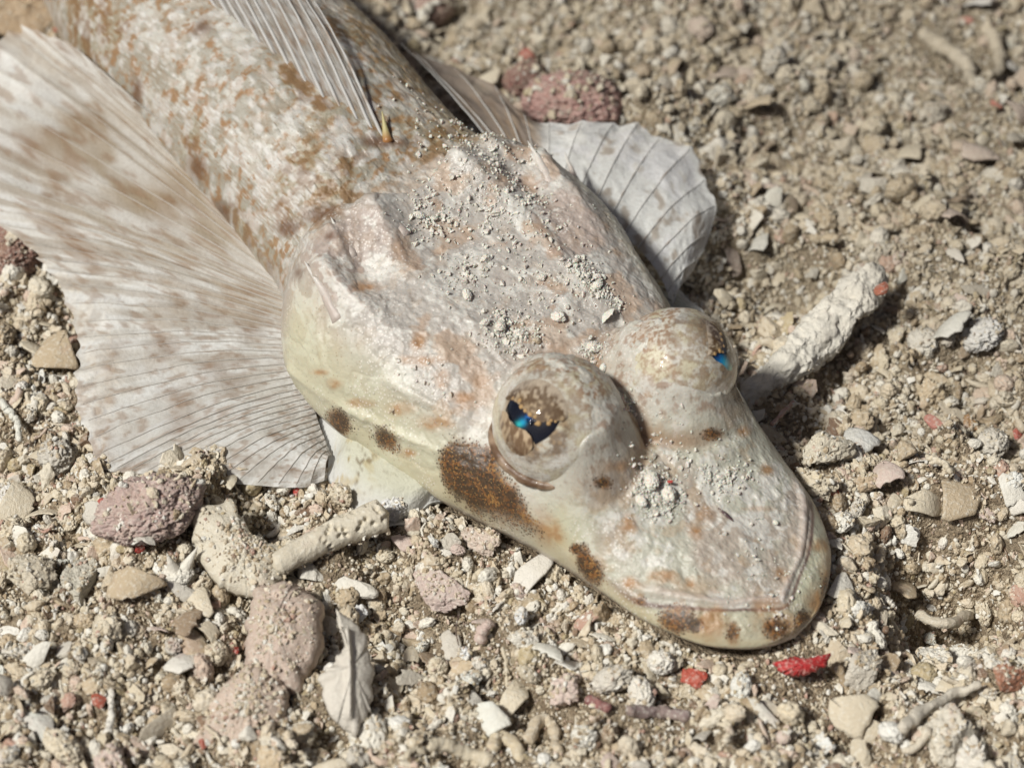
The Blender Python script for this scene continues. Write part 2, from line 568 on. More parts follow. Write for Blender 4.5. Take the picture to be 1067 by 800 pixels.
def detail_z(u, v):
    """everything that sits on the smooth hull of the upper side"""
    w = np.maximum(w_f(u), 1e-4)
    t = np.clip(np.abs(v - c_f(u)) / w, 0, 1)
    s = v - c_f(u)
    a = np.abs(s)
    fade = 1 - sst(.80, 1.0, t)
    d = 0 * u
    # lower jaw ledge, crease and upper lip
    df = dist_front(u, v)
    front = 1 - sst(.95, 1.45, u)
    lip = .26 * (1 - sst(.25, 1.2, u)) + .05
    d = d - front * .12 * (1 - sst(lip - .01, lip + .07, df)) * sst(.0, .05, df)
    d = d - front * .13 * np.exp(-((df - lip + .01) / .026) ** 2)
    d = d + front * .035 * np.exp(-((df - lip - .09) / .06) ** 2)
    d = d + front * .03 * np.exp(-((df - .10) / .07) ** 2)
    # jaw line fold running back along the cheek
    jl = .17 + .08 * sst(1.5, 3.5, u)
    side = sst(1.4, 1.9, u) * (1 - sst(4.6, 5.4, u))
    d = d - side * .045 * np.exp(-((w - a - jl) / .03) ** 2)
    # nostril hollow, shallow snout dish
    d = d - .05 * np.exp(-((u - 1.15) ** 2 + (a - .0) ** 2) / .22) * fade
    # the sockets round the eyes
    for sg, e in EYES.items():
        r = np.hypot((u - e[0]) / 1.05, v - e[1])
        R = ERAD[sg]
        lat = (v - e[1]) * sg / R
        base = top_z(u, v)
        rl = .86 * R
        wob = .02 * fbm(u * 4, v * 4, 0, 19 + sg, 2)
        crown = e[2] + np.sqrt(np.maximum(R * R - np.minimum(r, rl) ** 2, 0)) - base - .03 * (1 - sst(.55 * R, rl, r)) + .012
        open_ = sst(.0, .75, lat + .35 * (u - e[0]) / R) * .62
        pd = EYE_DIR[sg]
        q = np.stack([u - e[0], v - e[1], np.sqrt(np.maximum(R * R - (u - e[0]) ** 2 - (v - e[1]) ** 2, 0))], -1)
        cs = (q @ np.array([pd @ AX, pd @ VX, pd[2]])) / np.maximum(np.linalg.norm(q, axis=-1), 1e-6)
        an = np.degrees(np.arccos(np.clip(cs, -1, 1)))
        open_ = np.maximum(open_, .09 * sst(54, 42, an) + .35 * sst(.92 * R, 1.02 * R, r) * sst(60, 35, an))
        d = np.maximum(d, (crown - open_ + wob) * np.exp(-(np.maximum(r - rl, 0) / .20) ** 1.1))
        d = d + .022 * np.exp(-((r - rl - .02) / .035) ** 2) * (1 - open_)
        d = d - .06 * np.exp(-((r - 1.30 * R) / .06) ** 2) * sst(.6, -.2, lat)
    # groove between the eyes
    d = d - .03 * np.exp(-(s / .14) ** 2) * sst(1.9, 2.3, u) * (1 - sst(3.0, 3.5, u))
    # bony ridges that end in spines
    for sg in (-1, 1):
        d = d + ridge(u, s, 3.3, sg * .62, 5.05, sg * .66, .15, .05, .3)
        d = d + ridge(u, s, 4.6, sg * .80, 6.0, sg * .50, .19, .19, .7)
        d = d + ridge(u, s, 4.0, sg * 1.25, 5.75, sg * 1.44, .15, .17, .7)
        d = d + ridge(u, s, 3.2, sg * 1.30, 4.7, sg * 1.60, .08, .05, .2)
        d = d + ridge(u, s, 5.0, sg * 1.18, 6.00, sg * 1.02, .10, .10, .8)
        d = d - .08 * np.exp(-((u - 5.35) ** 2 / .12 + (a - 1.05) ** 2 / .03)) * .8
    # step at the back of the skull
    edge = 5.98 - .18 * np.cos(s * 2.4) + .05 * fbm(s * 3, 0 * s, 0, 5)
    d = d + .10 * sst(5.1, 5.7, u) * (1 - sst(edge - .05, edge + .06, u)) * (1 - sst(1.3, 1.7, a)) * fade
    # loose skin: soft dents, wrinkles and pustules
    head = 1 - sst(6.0, 6.6, u)
    d = d + head * fade * (.045 * fbm(u * 1.8, v * 1.8, 0, 11, 2) + .016 * fbm(u * 6, v * 6, 0, 12, 3) + .012 * fbm(u * 15, v * 15, 0, 13, 3))
    d = d + head * fade * .010 * np.maximum(0, fbm(u * 28, v * 28, 0, 14, 2) - .1)
    # scales on the trunk
    cx = (u - 6) * 6.3
    cy = v * 6.3 / np.maximum(.35, np.sqrt(np.clip(1 - t * t, 0.1, 1)))
    cd, _ = cells(cx + .5 * np.floor(cy), cy, 3)
    body = sst(6.0, 6.5, u) * fade
    d = d + body * (.022 * (1 - cd) + .04 * fbm(u * 2, v * 2, 0, 15, 3))
    return d


def sphere_hit(x, y, ctr, R):
    d = ray(x, y)
    oc = (CAM - ctr) / R
    dd = d / R
    A_, B_, C_ = dd @ dd, 2 * oc @ dd, oc @ oc - 1
    D_ = B_ * B_ - 4 * A_ * C_
    k = (-B_ - math.sqrt(max(D_, 0))) / (2 * A_)
    return CAM + d * k


EYE_DIR = {}
for _sg, _px in ((-1, (553, 438)), (1, (749, 362))):
    _c = ORG + AX * EYES[_sg][0] + VX * EYES[_sg][1] + np.array([0, 0, EYES[_sg][2]])
    EYE_DIR[_sg] = (sphere_hit(*_px, _c, ERAD[_sg]) - _c) / ERAD[_sg]


def skin_xyz(u, v, z):
    return ORG + AX * np.asarray(u)[..., None] + VX * np.asarray(v)[..., None] + np.array([0, 0, 1.0]) * np.asarray(z)[..., None]


def full_z(u, v):
    u, v = np.atleast_1d(np.asarray(u, float)), np.atleast_1d(np.asarray(v, float))
    return top_z(u, v) + detail_z(u, v)


def skin_uv(x, y):
    """where the line of sight through a photo pixel first meets the fish's upper side"""
    d = ray(x, y)
    zs = np.linspace(2.9, .30, 120)
    best = None
    for _ in range(2):
        P = CAM + d * ((zs - CAM[2]) / d[2])[:, None] - ORG
        u, v = P @ AX, P @ VX
        w = w_f(np.maximum(u, 0))
        ins = (u > 0) & (np.abs(v - c_f(u)) < w * .998)
        f = np.where(ins, zs - full_z(np.maximum(u, 0), v), np.where(u > 0, np.abs(v - c_f(u)) - w, 1) + .02)
        hit = np.where(ins & (f < 0))[0]
        k = hit[0] if len(hit) else int(np.argmin(np.abs(f)))
        best = (float(max(u[k], .01)), float(v[k]), float(zs[k]))
        zs = np.linspace(zs[max(k - 1, 0)], zs[min(k + 1, len(zs) - 1)], 24)
    u, v, z = best
    w = float(w_f(u)) * .995
    v = float(np.clip(v, c_f(u) - w, c_f(u) + w))
    return u, v, z


# ---------------------------------------------------------------- fish: colour
def ell(u, v, x, y, rx, ry, ang=0.0, soft=.5, seed=0, wob=.35):
    """blotch round the skin point seen at x, y: an ellipsoid of pigment, flat towards the viewer's side of the fish"""
    P0 = skin_xyz(*[np.array([q]) for q in skin_uv(x, y)])[0]
    D = SKIN_P - P0
    ca, sa = math.cos(math.radians(ang)), math.sin(math.radians(ang))
    dx, dy, dz = D @ RGT * 100, -(D @ UPV) * 100, D @ FWD * 100
    a, b = (dx * ca + dy * sa) / rx, (-dx * sa + dy * ca) / ry
    r = np.sqrt(a * a + b * b + (dz / (1.6 * max(rx, ry))) ** 2) + wob * fbm(u * 6 + seed, v * 6, 0, 40 + seed, 3)
    return 1 - sst(1 - soft * 1.1, 1 + soft * .6, r)


def lerp(c, col, f):
    return c * (1 - f[:, None]) + np.array(col) * f[:, None]


def skin_colour(u, v, under):
    n = len(u)
    s = v - c_f(u)
    a = np.abs(s)
    w = np.maximum(w_f(u), 1e-3)
    t = np.clip(a / w, 0, 1)
    df = dist_front(u, v)
    nA, nB, nC = fbm(u * 1.1, v * 1.1, ZC * 1.1, 21, 4), fbm(u * 3.2, v * 3.2, ZC * 3.2, 22, 4), fbm(u * 8, v * 8, ZC * 8, 23, 4)
    nD = fbm(u * 5 + 3 * nB, v * 5 + 3 * nA, ZC * 5, 24, 4)
    head_c = np.array((.475, .44, .40))
    snout_c = np.array((.495, .485, .405))
    body_c = np.array((.36, .335, .28))
    k = sst(2.0, 3.4, u)
    b = sst(5.7, 6.3, u)
    c = snout_c * (1 - k)[:, None] + head_c * (k * (1 - b))[:, None] + body_c * b[:, None]
    # soft two-tone marbling
    c = lerp(c, (.40, .30, .255), sst(.02, .34, nA + .4 * nB) * .55 * (1 - b))
    c = lerp(c, (.66, .64, .59), sst(.04, .26, nD) * .8 * (1 - .3 * b))
    c = lerp(c, (.40, .27, .15), sst(.16, .34, nC + .5 * nB) * .38 * (1 - b) * (1 - .5 * k))
    c = lerp(c, (.46, .30, .19), sst(.22, .42, nB - .3 * nA) * .5 * k * (1 - b))
    # pale yellow-green lower cheeks and lips
    edge = sst(.72, .97, t) * sst(1.2, 2.2, u) * (1 - sst(5.4, 6.0, u))
    c = lerp(c, (.58, .565, .39), edge * .75)
    lip = .26 * (1 - sst(.25, 1.2, u)) + .05
    jaw = (1 - sst(lip - .05, lip + .03, df)) * (1 - sst(1.2, 2.0, u))
    c = lerp(c, (.50, .50, .37), jaw * .8)
    crease = np.exp(-((df - lip - .02) / .035) ** 2) * (1 - sst(.9, 1.4, u))
    c = lerp(c, (.56, .48, .43), np.exp(-((df - lip - .10) / .05) ** 2) * (1 - sst(.9, 1.4, u)) * .6)
    c = lerp(c, (.16, .10, .085), np.exp(-((df - lip + .008) / .024) ** 2) * (1 - sst(1.1, 1.7, u)) * .95)  # mouth crease coloured darker, shade painted in for depth
    rim = np.exp(-((df - .015) / .035) ** 2) * (1 - sst(3.0, 4.2, u))
    c = lerp(c, (.50, .38, .20), rim * .4)
    # trunk: rusty brown broken bars over grey white
    bx = fbm(u * 1.8, v * 1.3, ZC * 1.3, 31, 4)
    by = fbm(u * 9, v * 5.5, ZC * 5.5, 32, 3)
    bz = fbm(u * 20, v * 14, ZC * 14, 34, 3)
    br = sst(.02, .30, .40 * bx + .55 * by + .55 * bz + .07)
    c = lerp(c, (.31, .165, .065), br * b * .85)
    c = lerp(c, (.30, .25, .14), b * sst(.0, .4, bx) * .4)
    c = lerp(c, (.62, .60, .57), sst(.06, .28, fbm(u * 7, v * 7, ZC * 7, 33, 3)) * b * .65)
    tq = np.sqrt(np.clip(1 - t * t, .1, 1))
    qx, qy = (u - 6) * 6.3, v * 6.3 / np.maximum(.35, tq)
    cd, cr = cells(qx + .5 * np.floor(qy), qy, 3)
    c = lerp(c, (.27, .175, .09), b * sst(.34, .62, cd + .35 * nB) * .32)
    c = lerp(c, (.68, .67, .65), b * (1 - sst(.12, .34, cd)) * sst(.35, .8, cr) * .45)
    dk = sst(.22, .42, bx + .35 * by)
    c = lerp(c, (.16, .075, .03), dk * b * .45 * sst(-.2, .2, bz + by))
    c = lerp(c, (.35, .26, .13), b * sst(.2, .9, s / w) * .45)
    # the pale, lavender tinged patch at the top left
    # spots of pigment
    blo = np.zeros(n)
    org = np.zeros(n)

    for x, y, rx, ry, an, so in [(494, 494, 42, 34, 40, .4), (522, 524, 36, 24, 38, .4), (474, 480, 22, 20, 0, .5), (500, 524, 24, 16, 35, .4), (545, 545, 20, 12, 30, .6), (353, 440, 18, 20, 20, .5), (402, 457, 18, 17, 30, .5), (614, 590, 12, 25, -30, .5), (601, 572, 7, 6, 0, .6),
                                 (628, 503, 12, 8, 0, .7), (706, 645, 18, 14, 0, .6), (722, 650, 12, 9, 0, .6), (806, 653, 16, 11, 0, .6), (838, 646, 11, 12, 0, .6), (860, 616, 8, 14, 0, .7), (764, 658, 8, 12, 0, .7), (744, 452, 14, 7, 0, .7), (766, 400, 9, 22, -20, .7), (668, 626, 6, 5, 0, .6), (560, 556, 8, 8, 0, .7)]:
        np.maximum(blo, ell(u, v, x, y, rx, ry, an, so, int(x) % 17), out=blo)
    for x, y, rx, ry in [(332, 388, 12, 4), (378, 420, 18, 5), (425, 472, 14, 5), (450, 440, 18, 8), (580, 556, 9, 10), (655, 606, 12, 6), (567, 553, 14, 18), (735, 646, 32, 18), (764, 658, 9, 14), (806, 648, 32, 18), (853, 628, 14, 22), (864, 596, 12, 20), (858, 568, 14, 8), (437, 357, 9, 14), (437, 375, 18, 6), (590, 440, 8, 8), (722, 612, 26, 9),
                         (690, 600, 14, 8), (480, 415, 14, 7), (500, 395, 9, 9), (420, 425, 18, 7), (655, 405, 22, 10), (645, 345, 10, 14), (560, 530, 10, 6), (622, 585, 8, 8), (665, 622, 6, 5), (725, 556, 7, 6), (790, 530, 18, 3), (700, 232, 12, 6), (815, 600, 8, 8),
                         (655, 545, 8, 10), (735, 535, 12, 8), (775, 450, 10, 6), (460, 395, 8, 10), (545, 520, 12, 6), (350, 400, 10, 6), (380, 300, 14, 8), (700, 262, 8, 6), (640, 485, 16, 6), (800, 490, 10, 8)]:
        np.maximum(org, ell(u, v, x, y, rx, ry, 0, .7, int(x) % 17), out=org)
    c = lerp(c, (.37, .18, .06), np.clip(org, 0, 1) * (.5 + .5 * sst(-.2, .3, nC)) * .8)
    # skin over the eyes, freckled like the eyes themselves
    for sg, e in EYES.items():
        rr = np.hypot(u - e[0], v - e[1]) / ERAD[sg]
        k2 = 1 - sst(.95, 1.30, rr + .12 * nB)
        c = lerp(c, (.57, .545, .475), k2 * .8)
        c = lerp(c, (.62, .60, .55), k2 * sst(0, .3, nB) * .5)
        c = lerp(c, (.26, .13, .07), k2 * sst(.12, .3, .6 * nC + .5 * fbm(u * 20, v * 20, ZC * 20, 37, 2)) * .6 * (1 - sst(.3, .9, (v - e[1]) * sg / ERAD[sg])))
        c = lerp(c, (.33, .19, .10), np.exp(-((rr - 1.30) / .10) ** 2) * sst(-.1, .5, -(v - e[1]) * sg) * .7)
    # dark blots on the trunk and behind the gill cover
    for x, y, rx, ry in [(335, 225, 24, 12), (300, 238, 18, 10), (142, 96, 8, 22), (232, 222, 16, 12), (205, 175, 14, 18), (210, 30, 14, 10), (310, 284, 12, 10), (345, 246, 8, 6), (400, 148, 30, 7)]:
        c = lerp(c, (.13, .06, .028), ell(u, v, x, y, rx, ry, 0, .8, int(x) % 13) * .8)
    frost = sst(.02, .25, fbm(u * 2.3, v * 2.3, ZC * 2.3, 36, 3)) * (1 - sst(5.8, 6.2, u))
    c = lerp(c, (.60, .53, .45), under)
    return np.clip(c, .01, .9), np.clip(blo, 0, 1) * (1 - under), frost, b


fish = link('crocodile_fish', None, loc=tuple(ORG))
tag(fish, 'mottled cream and brown flat headed fish lying half settled in the coral rubble', 'fish')
FM = Matrix.Translation(Vector(ORG)).inverted()


def to_fish(V):
    return np.asarray(V, float) - ORG


def build_body():
    us = np.concatenate([.45 * (np.linspace(0, 1, 60)) ** 2, np.linspace(.45, 6.6, 470)[1:], np.linspace(6.6, 13, 230)[1:], np.linspace(13, 20, 50)[1:]])
    nt = 400
    nb = 40
    th = np.linspace(-math.pi / 2, math.pi / 2, nt)           # over the top
    # spread samples evenly over width while keeping the steep sides
    tt = .62 * np.sin(th) + .38 * th / (math.pi / 2)
    tb = np.linspace(1, -1, nb + 2)[1:-1]                     # back under the belly
    T = np.concatenate([tt, tb])
    under = np.concatenate([np.zeros(nt), np.ones(nb)])
    U = np.repeat(us[:, None], len(T), 1)
    Wd = w_f(U)
    Vv = c_f(U) + Wd * T[None]
    zt = top_z(U, Vv) + detail_z(U, Vv) * (1 - under)[None]
    zb = zr_f(U) - (zr_f(U) - (.27 - .19 * sst(0, 2.2, U))) * np.sqrt(np.maximum(0, 1 - T[None] ** 2)) ** .7
    Z = np.where(under[None] > 0, zb, zt)
    Z[:, 0] = zr_f(us)
    Z[:, nt - 1] = zr_f(us)
    Un = np.broadcast_to(under[None], U.shape).ravel()
    P = AX * U[..., None] + VX * Vv[..., None] + np.array([0, 0, 1.0]) * Z[..., None]
    # fine relief along the surface normal, so that steep cheeks are as rough as the crown
    du = np.gradient(P, axis=0)
    dv = np.roll(P, -1, 1) - np.roll(P, 1, 1)
    N = np.cross(dv, du)
    N /= np.linalg.norm(N, axis=2)[..., None] + 1e-9
    X3, Y3, Z3 = P[..., 0], P[..., 1], P[..., 2]
    hd = (1 - sst(6.2, 7.5, U)) * sst(0, .25, U)
    rl = .020 * fbm(X3 * 3, Y3 * 3, Z3 * 3, 141, 3) + .016 * fbm(X3 * 8, Y3 * 8, Z3 * 8, 142, 3) + .010 * fbm(X3 * 20, Y3 * 20, Z3 * 20, 143, 3) + .012 * np.maximum(0, fbm(X3 * 13, Y3 * 13, Z3 * 13, 144, 2) - .15)
    wr = 1 - np.abs(fbm(X3 * 2.2, Y3 * 2.2, Z3 * 5, 145, 3)) * 2.2
    rl = rl * .42 * (.45 + .55 * sst(1.6, 3.2, U)) - .009 * np.maximum(0, wr - .72) / .28 * sst(2.5, 3.6, U)
    P = P + N * (rl * hd * (1 - under)[None])[..., None]
    for (xa, ya), (xb, yb), ra, rw in (((303, 384), (380, 434), .075, .055), ((380, 434), (455, 470), .04, .05), ((330, 330), (345, 400), .03, .05), ((400, 395), (470, 430), .03, .05)):
        A0, B0 = [skin_xyz(*[np.array([q]) for q in skin_uv(*p)])[0] - ORG for p in ((xa, ya), (xb, yb))]
        L0 = B0 - A0
        tk = np.clip(((P - A0) @ L0) / (L0 @ L0), 0, 1)
        dd = np.linalg.norm(P - A0 - tk[..., None] * L0, axis=2)
        P = P + N * (ra * np.exp(-(dd / rw) ** 2) * (1 - under)[None] * (.55 + .45 * np.sin(tk * math.pi)))[..., None]
    global SKIN_P, ZC
    ZC = Z.ravel()
    SKIN_P = P.reshape(-1, 3) + ORG
    c, blo, fr, sc = skin_colour(U.ravel(), Vv.ravel(), Un)
    F = grid_faces(len(us), len(T), True)
    me = mesh_np('body', P.reshape(-1, 3), F[:, ::-1], [M_SKIN], True, c, {'blotch': blo, 'frost': fr * (1 - Un), 'scales': sc * (1 - Un)})
    return link('body', me, fish)


build_body()


# ---------------------------------------------------------------- fish: eyes
def poly_on(ctr, R, pts, lift, sub=5):
    """polygon drawn on the eyeball, following its curve: fan of concentric rings"""
    P = np.array([sphere_hit(x, y, ctr, R) for x, y in pts])
    # densify the outline
    Q = []
    for i in range(len(P)):
        a, b = P[i], P[(i + 1) % len(P)]
        for k in range(3):
            Q.append(a + (b - a) * k / 3)
    Q = np.array(Q)
    m = Q.mean(0)
    V = [m]
    for k in range(1, sub + 1):
        V.extend(m + (Q - m) * k / sub)
    V = np.array(V)
    L = (V - ctr)
    V = ctr + L / np.linalg.norm(L / R, axis=1)[:, None] * (1 + lift / R)
    n = len(Q)
    t = [(0, 1 + j, 1 + (j + 1) % n) for j in range(n)]
    q = grid_faces(sub, n, True) + 1
    return V, [q, np.array(t)]


def strip_on(ctr, R, lo, hi, lift, n=60, m=14):
    """band between two lines drawn on the eyeball"""
    def line(p):
        p = np.array(p, float)
        k = np.linspace(0, 1, len(p))
        ks = np.linspace(0, 1, n)
        return np.stack([pchip(k, p[:, 0])(ks), pchip(k, p[:, 1])(ks)], 1)
    a, b = line(lo), line(hi)
    V = []
    for i in range(n):
        for j in range(m):
            f = j / (m - 1)
            q = a[i] * (1 - f) + b[i] * f
            p = sphere_hit(q[0], q[1], ctr, R) - ctr
            V.append(ctr + p / np.linalg.norm(p) * (R + lift * (1 - f ** 2) + .002))
    return np.array(V), grid_faces(n, m)


def build_eye(sg, pupil_at, pupil_px, glow_px, upper_px, lobes_px, lower_px, tint):
    e = EYES[sg]
    ctr = ORG + AX * e[0] + VX * e[1] + np.array([0, 0, e[2]])
    R = ERAD[sg]
    V, F = ico(6)
    d = sphere_hit(*pupil_at, ctr, R) - ctr
    d /= np.linalg.norm(d)
    ax_u, ax_v = V @ AX, V @ VX
    cosd = V @ d
    ang = np.degrees(np.arccos(np.clip(cosd, -1, 1)))
    lump = .016 * fbm(V[:, 0] * 3, V[:, 1] * 3, V[:, 2] * 3, 51 + sg, 3) + .006 * fbm(V[:, 0] * 12, V[:, 1] * 12, V[:, 2] * 12, 53, 2)
    lump *= sst(44, 60, ang)
    # a soft brow fold round the pupil window
    lump += .02 * np.exp(-((ang - 52) / 6) ** 2) * sst(-.2, .5, V[:, 2])
    P = V * (R * (1 + lump))[:, None]
    c = np.tile(np.array((.60, .575, .50)), (len(V), 1))
    n1 = fbm(V[:, 0] * 4, V[:, 1] * 4, V[:, 2] * 4, 61 + sg, 4)
    n2 = fbm(V[:, 0] * 11, V[:, 1] * 11, V[:, 2] * 11, 62 + sg, 3)
    n3 = fbm(V[:, 0] * 22, V[:, 1] * 22, V[:, 2] * 22, 63 + sg, 2)
    c = lerp(c, (.74, .73, .69), sst(-.05, .25, n1) * .7)
    c = lerp(c, (.56, .50, .30), sst(.05, .3, fbm(V[:, 0] * 3, V[:, 1] * 3, V[:, 2] * 3, 65, 3)) * .55)
    # rusty freckles over the crown of the eye
    crown = sst(.30, .85, V[:, 2] + .15 * n1) * sst(36, 56, ang)
    fre = sst(.10, .26, .55 * n2 + .8 * n3 + .16 * (crown - .5)) * crown
    c = lerp(c, (.25, .12, .065), fre * .75)
    n4 = fbm(V[:, 0] * 44, V[:, 1] * 44, V[:, 2] * 44, 66, 2)
    c = lerp(c, (.33, .19, .10), sst(.25, .45, n4) * .5)
    c = lerp(c, (.36, .23, .13), crown * .45 * sst(-.15, .3, n1 + .4 * n2))
    # a rusty skirt at the inner foot, pale ring lower down
    foot = sst(.02, .34, .42 - V[:, 2] + .2 * n2) * sst(.0, .6, -(V @ VX) * sg)
    c = lerp(c, (.42, .22, .09), foot * sst(-.1, .25, n2) * .6)
    # brown iris zone
    med = V @ (-VX * sg * .75 + np.array([0, 0, .66]))
    ir = (1 - sst(30, 42, ang + 9 * n2)) * (1 - .8 * sst(.25, .7, med))
    ir2 = (1 - sst(44, 72, ang + 22 * n1)) * sst(.1, .5, med)
    c = lerp(c, (.24, .145, .075), ir2 * sst(-.25, .15, n2 + .4 * n3) * .5)
    c = lerp(c, (.15, .09, .045), ir * sst(-.35, .1, n1 + .5 * n2) * .85)
    c = lerp(c, (.42, .30, .18), ir * sst(.05, .3, n3 + .4 * n2) * .6)
    me = mesh_np('eye', P, F, [M_EYE], True, np.clip(c, .01, .85))
    eye = link('eye', me, fish, loc=tuple(ctr - ORG))

    def put(name, V_, F_, mat, col):
        me_ = mesh_np(name, V_ - ctr, F_, [mat], True, col)
        return link(name, me_, eye)
    V_, F_ = poly_on(ctr, R, pupil_px, .005, 8)
    g = np.array([sphere_hit(x, y, ctr, R) for x, y, *_ in glow_px])
    cc = np.tile(np.array((.002, .003, .008)), (len(V_), 1))
    for gp, (_, _, rr, gc) in zip(g, glow_px):
        f = np.exp(-(np.linalg.norm(V_ - gp, axis=1) / rr) ** 2)
        cc = lerp(cc, gc, np.clip(f, 0, 1))  # blue flash reflection painted into the pupil's colour
    put('pupil', V_, F_, M_PUPIL, cc)
    V_, F_ = strip_on(ctr, R, *upper_px, .016)
    nn = fbm(V_[:, 0] * 32, V_[:, 1] * 32, V_[:, 2] * 32, 71, 3)
    cc = lerp(np.tile(np.array((.10, .058, .028)), (len(V_), 1)), (.34, .25, .15), sst(0., .4, nn))
    fe = np.tile(np.arange(14) / 13.0, 60)
    cc = lerp(cc, (.46, .385, .30), sst(.45, 1.0, fe + .5 * nn) * .9)
    J = Join()
    J.add(V_, F_, None)
    J.c[0] = np.clip(cc, .01, .9)
    for x, y, r in lobes_px:
        p = sphere_hit(x, y, ctr, R)
        nrm = (p - ctr) / np.linalg.norm(p - ctr)
        A_ = np.cross(nrm, (0, 0, 1))
        A_ /= np.linalg.norm(A_)
        B_ = np.cross(nrm, A_)
        sv, sf = ico(2)
        J.add(p + nrm * .014 + (sv @ np.stack([A_ * r, B_ * r, nrm * r * .55])), sf, (.42, .27, .12))
    me_ = J.mesh('iris_lappet', [M_LAPPET])
    me_.vertices.foreach_set('co', (np.vstack(J.V) - ctr).astype(np.float32).ravel())
    link('iris_lappet', me_, eye)
    if lower_px:
        V_, F_ = strip_on(ctr, R, *lower_px, .022)
        nn = fbm(V_[:, 0] * 24, V_[:, 1] * 24, V_[:, 2] * 10, 73, 4)
        cc = lerp(np.tile(np.array((.17, .105, .06)), (len(V_), 1)), (.50, .38, .25), sst(-.2, .25, nn))
        put('lower_iris_lobe', V_, F_, M_LAPPET, cc)
    # clear bulging cornea over the window
    Q, z_ = [], d
    x_ = np.cross(z_, (0, 0, 1.0))
    x_ /= np.linalg.norm(x_)
    y_ = np.cross(z_, x_)
    na, nr = 48, 14
    for k in range(nr + 1):
        an = math.radians(50) * k / nr
        lift = .045 * (1 - (k / nr) ** 2) + .006
        for j in range(na):
            ph = 2 * math.pi * j / na
            Q.append((z_ * math.cos(an) + (x_ * math.cos(ph) + y_ * math.sin(ph)) * math.sin(an)) * (R + lift))
    me_ = mesh_np('cornea', np.array(Q), grid_faces(nr + 1, na, True), [M_CORNEA])
    link('cornea', me_, eye)
    # folded skin rim along the outer foot of the eye
    pth = []
    for k in range(40):
        ph = math.radians(-78 + 156 * k / 39)
        hd = VX * sg * math.cos(ph) + AX * math.sin(ph)
        zz = -.20 + .22 * math.cos(ph) * 0 + .05 * math.sin(3 * ph)
        rr = math.sqrt(max(R * R - zz * zz, .01)) + .012
        pth.append(hd * rr + np.array([0, 0, zz]))
    pth = np.array(pth)
    rd = .058 * np.sin(np.linspace(.15, math.pi - .15, 40)) ** .6 * (1 + .25 * fbm(np.arange(40) * .4, 0, 0, 9))
    V_, F_ = tube(pth, rd, 10)
    nn = fbm(V_[:, 0] * 7, V_[:, 1] * 7, V_[:, 2] * 7, 81, 3)
    cc = lerp(np.tile(np.array((.33, .235, .16)), (len(V_), 1)), (.12, .065, .035), sst(-.15, .2, nn))
    link('eye_rim', mesh_np('eye_rim', V_, F_, [M_EYE], True, cc), eye)
    return eye


build_eye(-1, (553, 438),
          [(533, 415), (541, 416), (549, 424), (557, 431), (562, 441), (568, 440), (574, 437), (583, 439), (578, 448), (570, 456), (558, 463), (554, 455), (548, 448), (538, 444), (531, 436), (527, 427)],
          [(552, 432, .07, (.004, .012, .05)), (545, 440, .034, (.01, .34, .60)), (541, 442, .026, (.04, .62, .62)), (550, 436, .022, (.01, .22, .70))],
          ([(529, 417), (536, 418), (543, 423), (549, 430), (557, 436), (563, 440), (570, 439), (578, 438), (586, 439)], [(527, 414), (533, 407), (541, 400), (550, 396), (561, 395), (573, 399), (583, 408), (590, 420), (592, 434)]),
          [(535.5, 415.5, .020), (542.5, 417.5, .022), (544, 424, .024), (548, 428, .020), (553, 432, .024), (558, 434.5, .018), (561.5, 441, .026), (559, 441.5, .014), (572, 441, .022), (574.5, 438, .016), (579, 439, .014)],
          ([(526, 428), (530, 430), (533, 438), (541, 445), (549, 449), (555, 456), (556, 464)], [(523, 430), (521, 440), (523, 452), (528, 463), (536, 472), (545, 475), (553, 470)]), 0)
build_eye(1, (749, 362),
          [(752, 345), (757, 354), (757, 361), (753, 366), (747, 368), (741, 371), (746, 376), (752, 379), (758, 386), (762, 386), (764, 378), (763, 366), (760, 355), (756, 346)],
          [(751, 376, .06, (.01, .26, .70)), (756, 379, .055, (.03, .62, .85)), (761, 384, .035, (.06, .70, .55)), (748, 372, .03, (.02, .06, .22))],
          ([(748, 338), (751, 346), (752, 353), (752, 360), (748, 367), (741, 371)], [(735, 334), (736, 342), (737, 350), (738, 358), (738, 364), (737, 370)]),
          [(750, 349, .02), (751, 355, .022), (753, 361, .018), (749, 366, .024), (752, 367, .016), (744, 369, .018)],
          None, 1)


# ---------------------------------------------------------------- fish: spines on the skull
def add_spine(x0, y0, x1, y1, rise, r):
    """grows out of the skull at one photo point and points at another"""
    u_, v_, z_ = skin_uv(x0, y0)
    a = skin_xyz(np.array([u_]), np.array([v_]), np.array([z_ - .05]))[0]
    b = at(x1, y1, z_ + rise)
    a = a - (b - a) * .30 - np.array([0, 0, .06])
    n_ = 14
    k = np.linspace(0, 1, n_)[:, None]
    P = a + (b - a) * k + np.array([0, 0, .06]) * (k * (1 - k)) * 2
    V_, F_ = tube(P - ORG, r * (1 - np.linspace(0, 1, n_) ** .85) + .004, 12)
    V_ = V_ + .012 * np.stack([fbm(V_[:, 0] * 9, V_[:, 1] * 9, V_[:, 2] * 9, 77 + i, 2) for i in range(3)], 1)
    kk = np.concatenate([np.repeat(np.linspace(0, 1, n_), 12), [0, 1]])
    cc = lerp(np.tile(np.array((.50, .43, .385)), (len(V_), 1)), (.66, .62, .57), sst(.2, .8, kk))
    return link('head_spine', mesh_np('head_spine', V_, F_, [M_SKIN], True, cc), fish)


for q in [(346, 312, 317, 272, .10, .095), (362, 252, 344, 226, .06, .075), (412, 230, 382, 206, .04, .085),
          (574, 186, 550, 147, .10, .11), (532, 184, 514, 152, .05, .075), (598, 178, 588, 158, .03, .05)]:
    add_spine(*q)


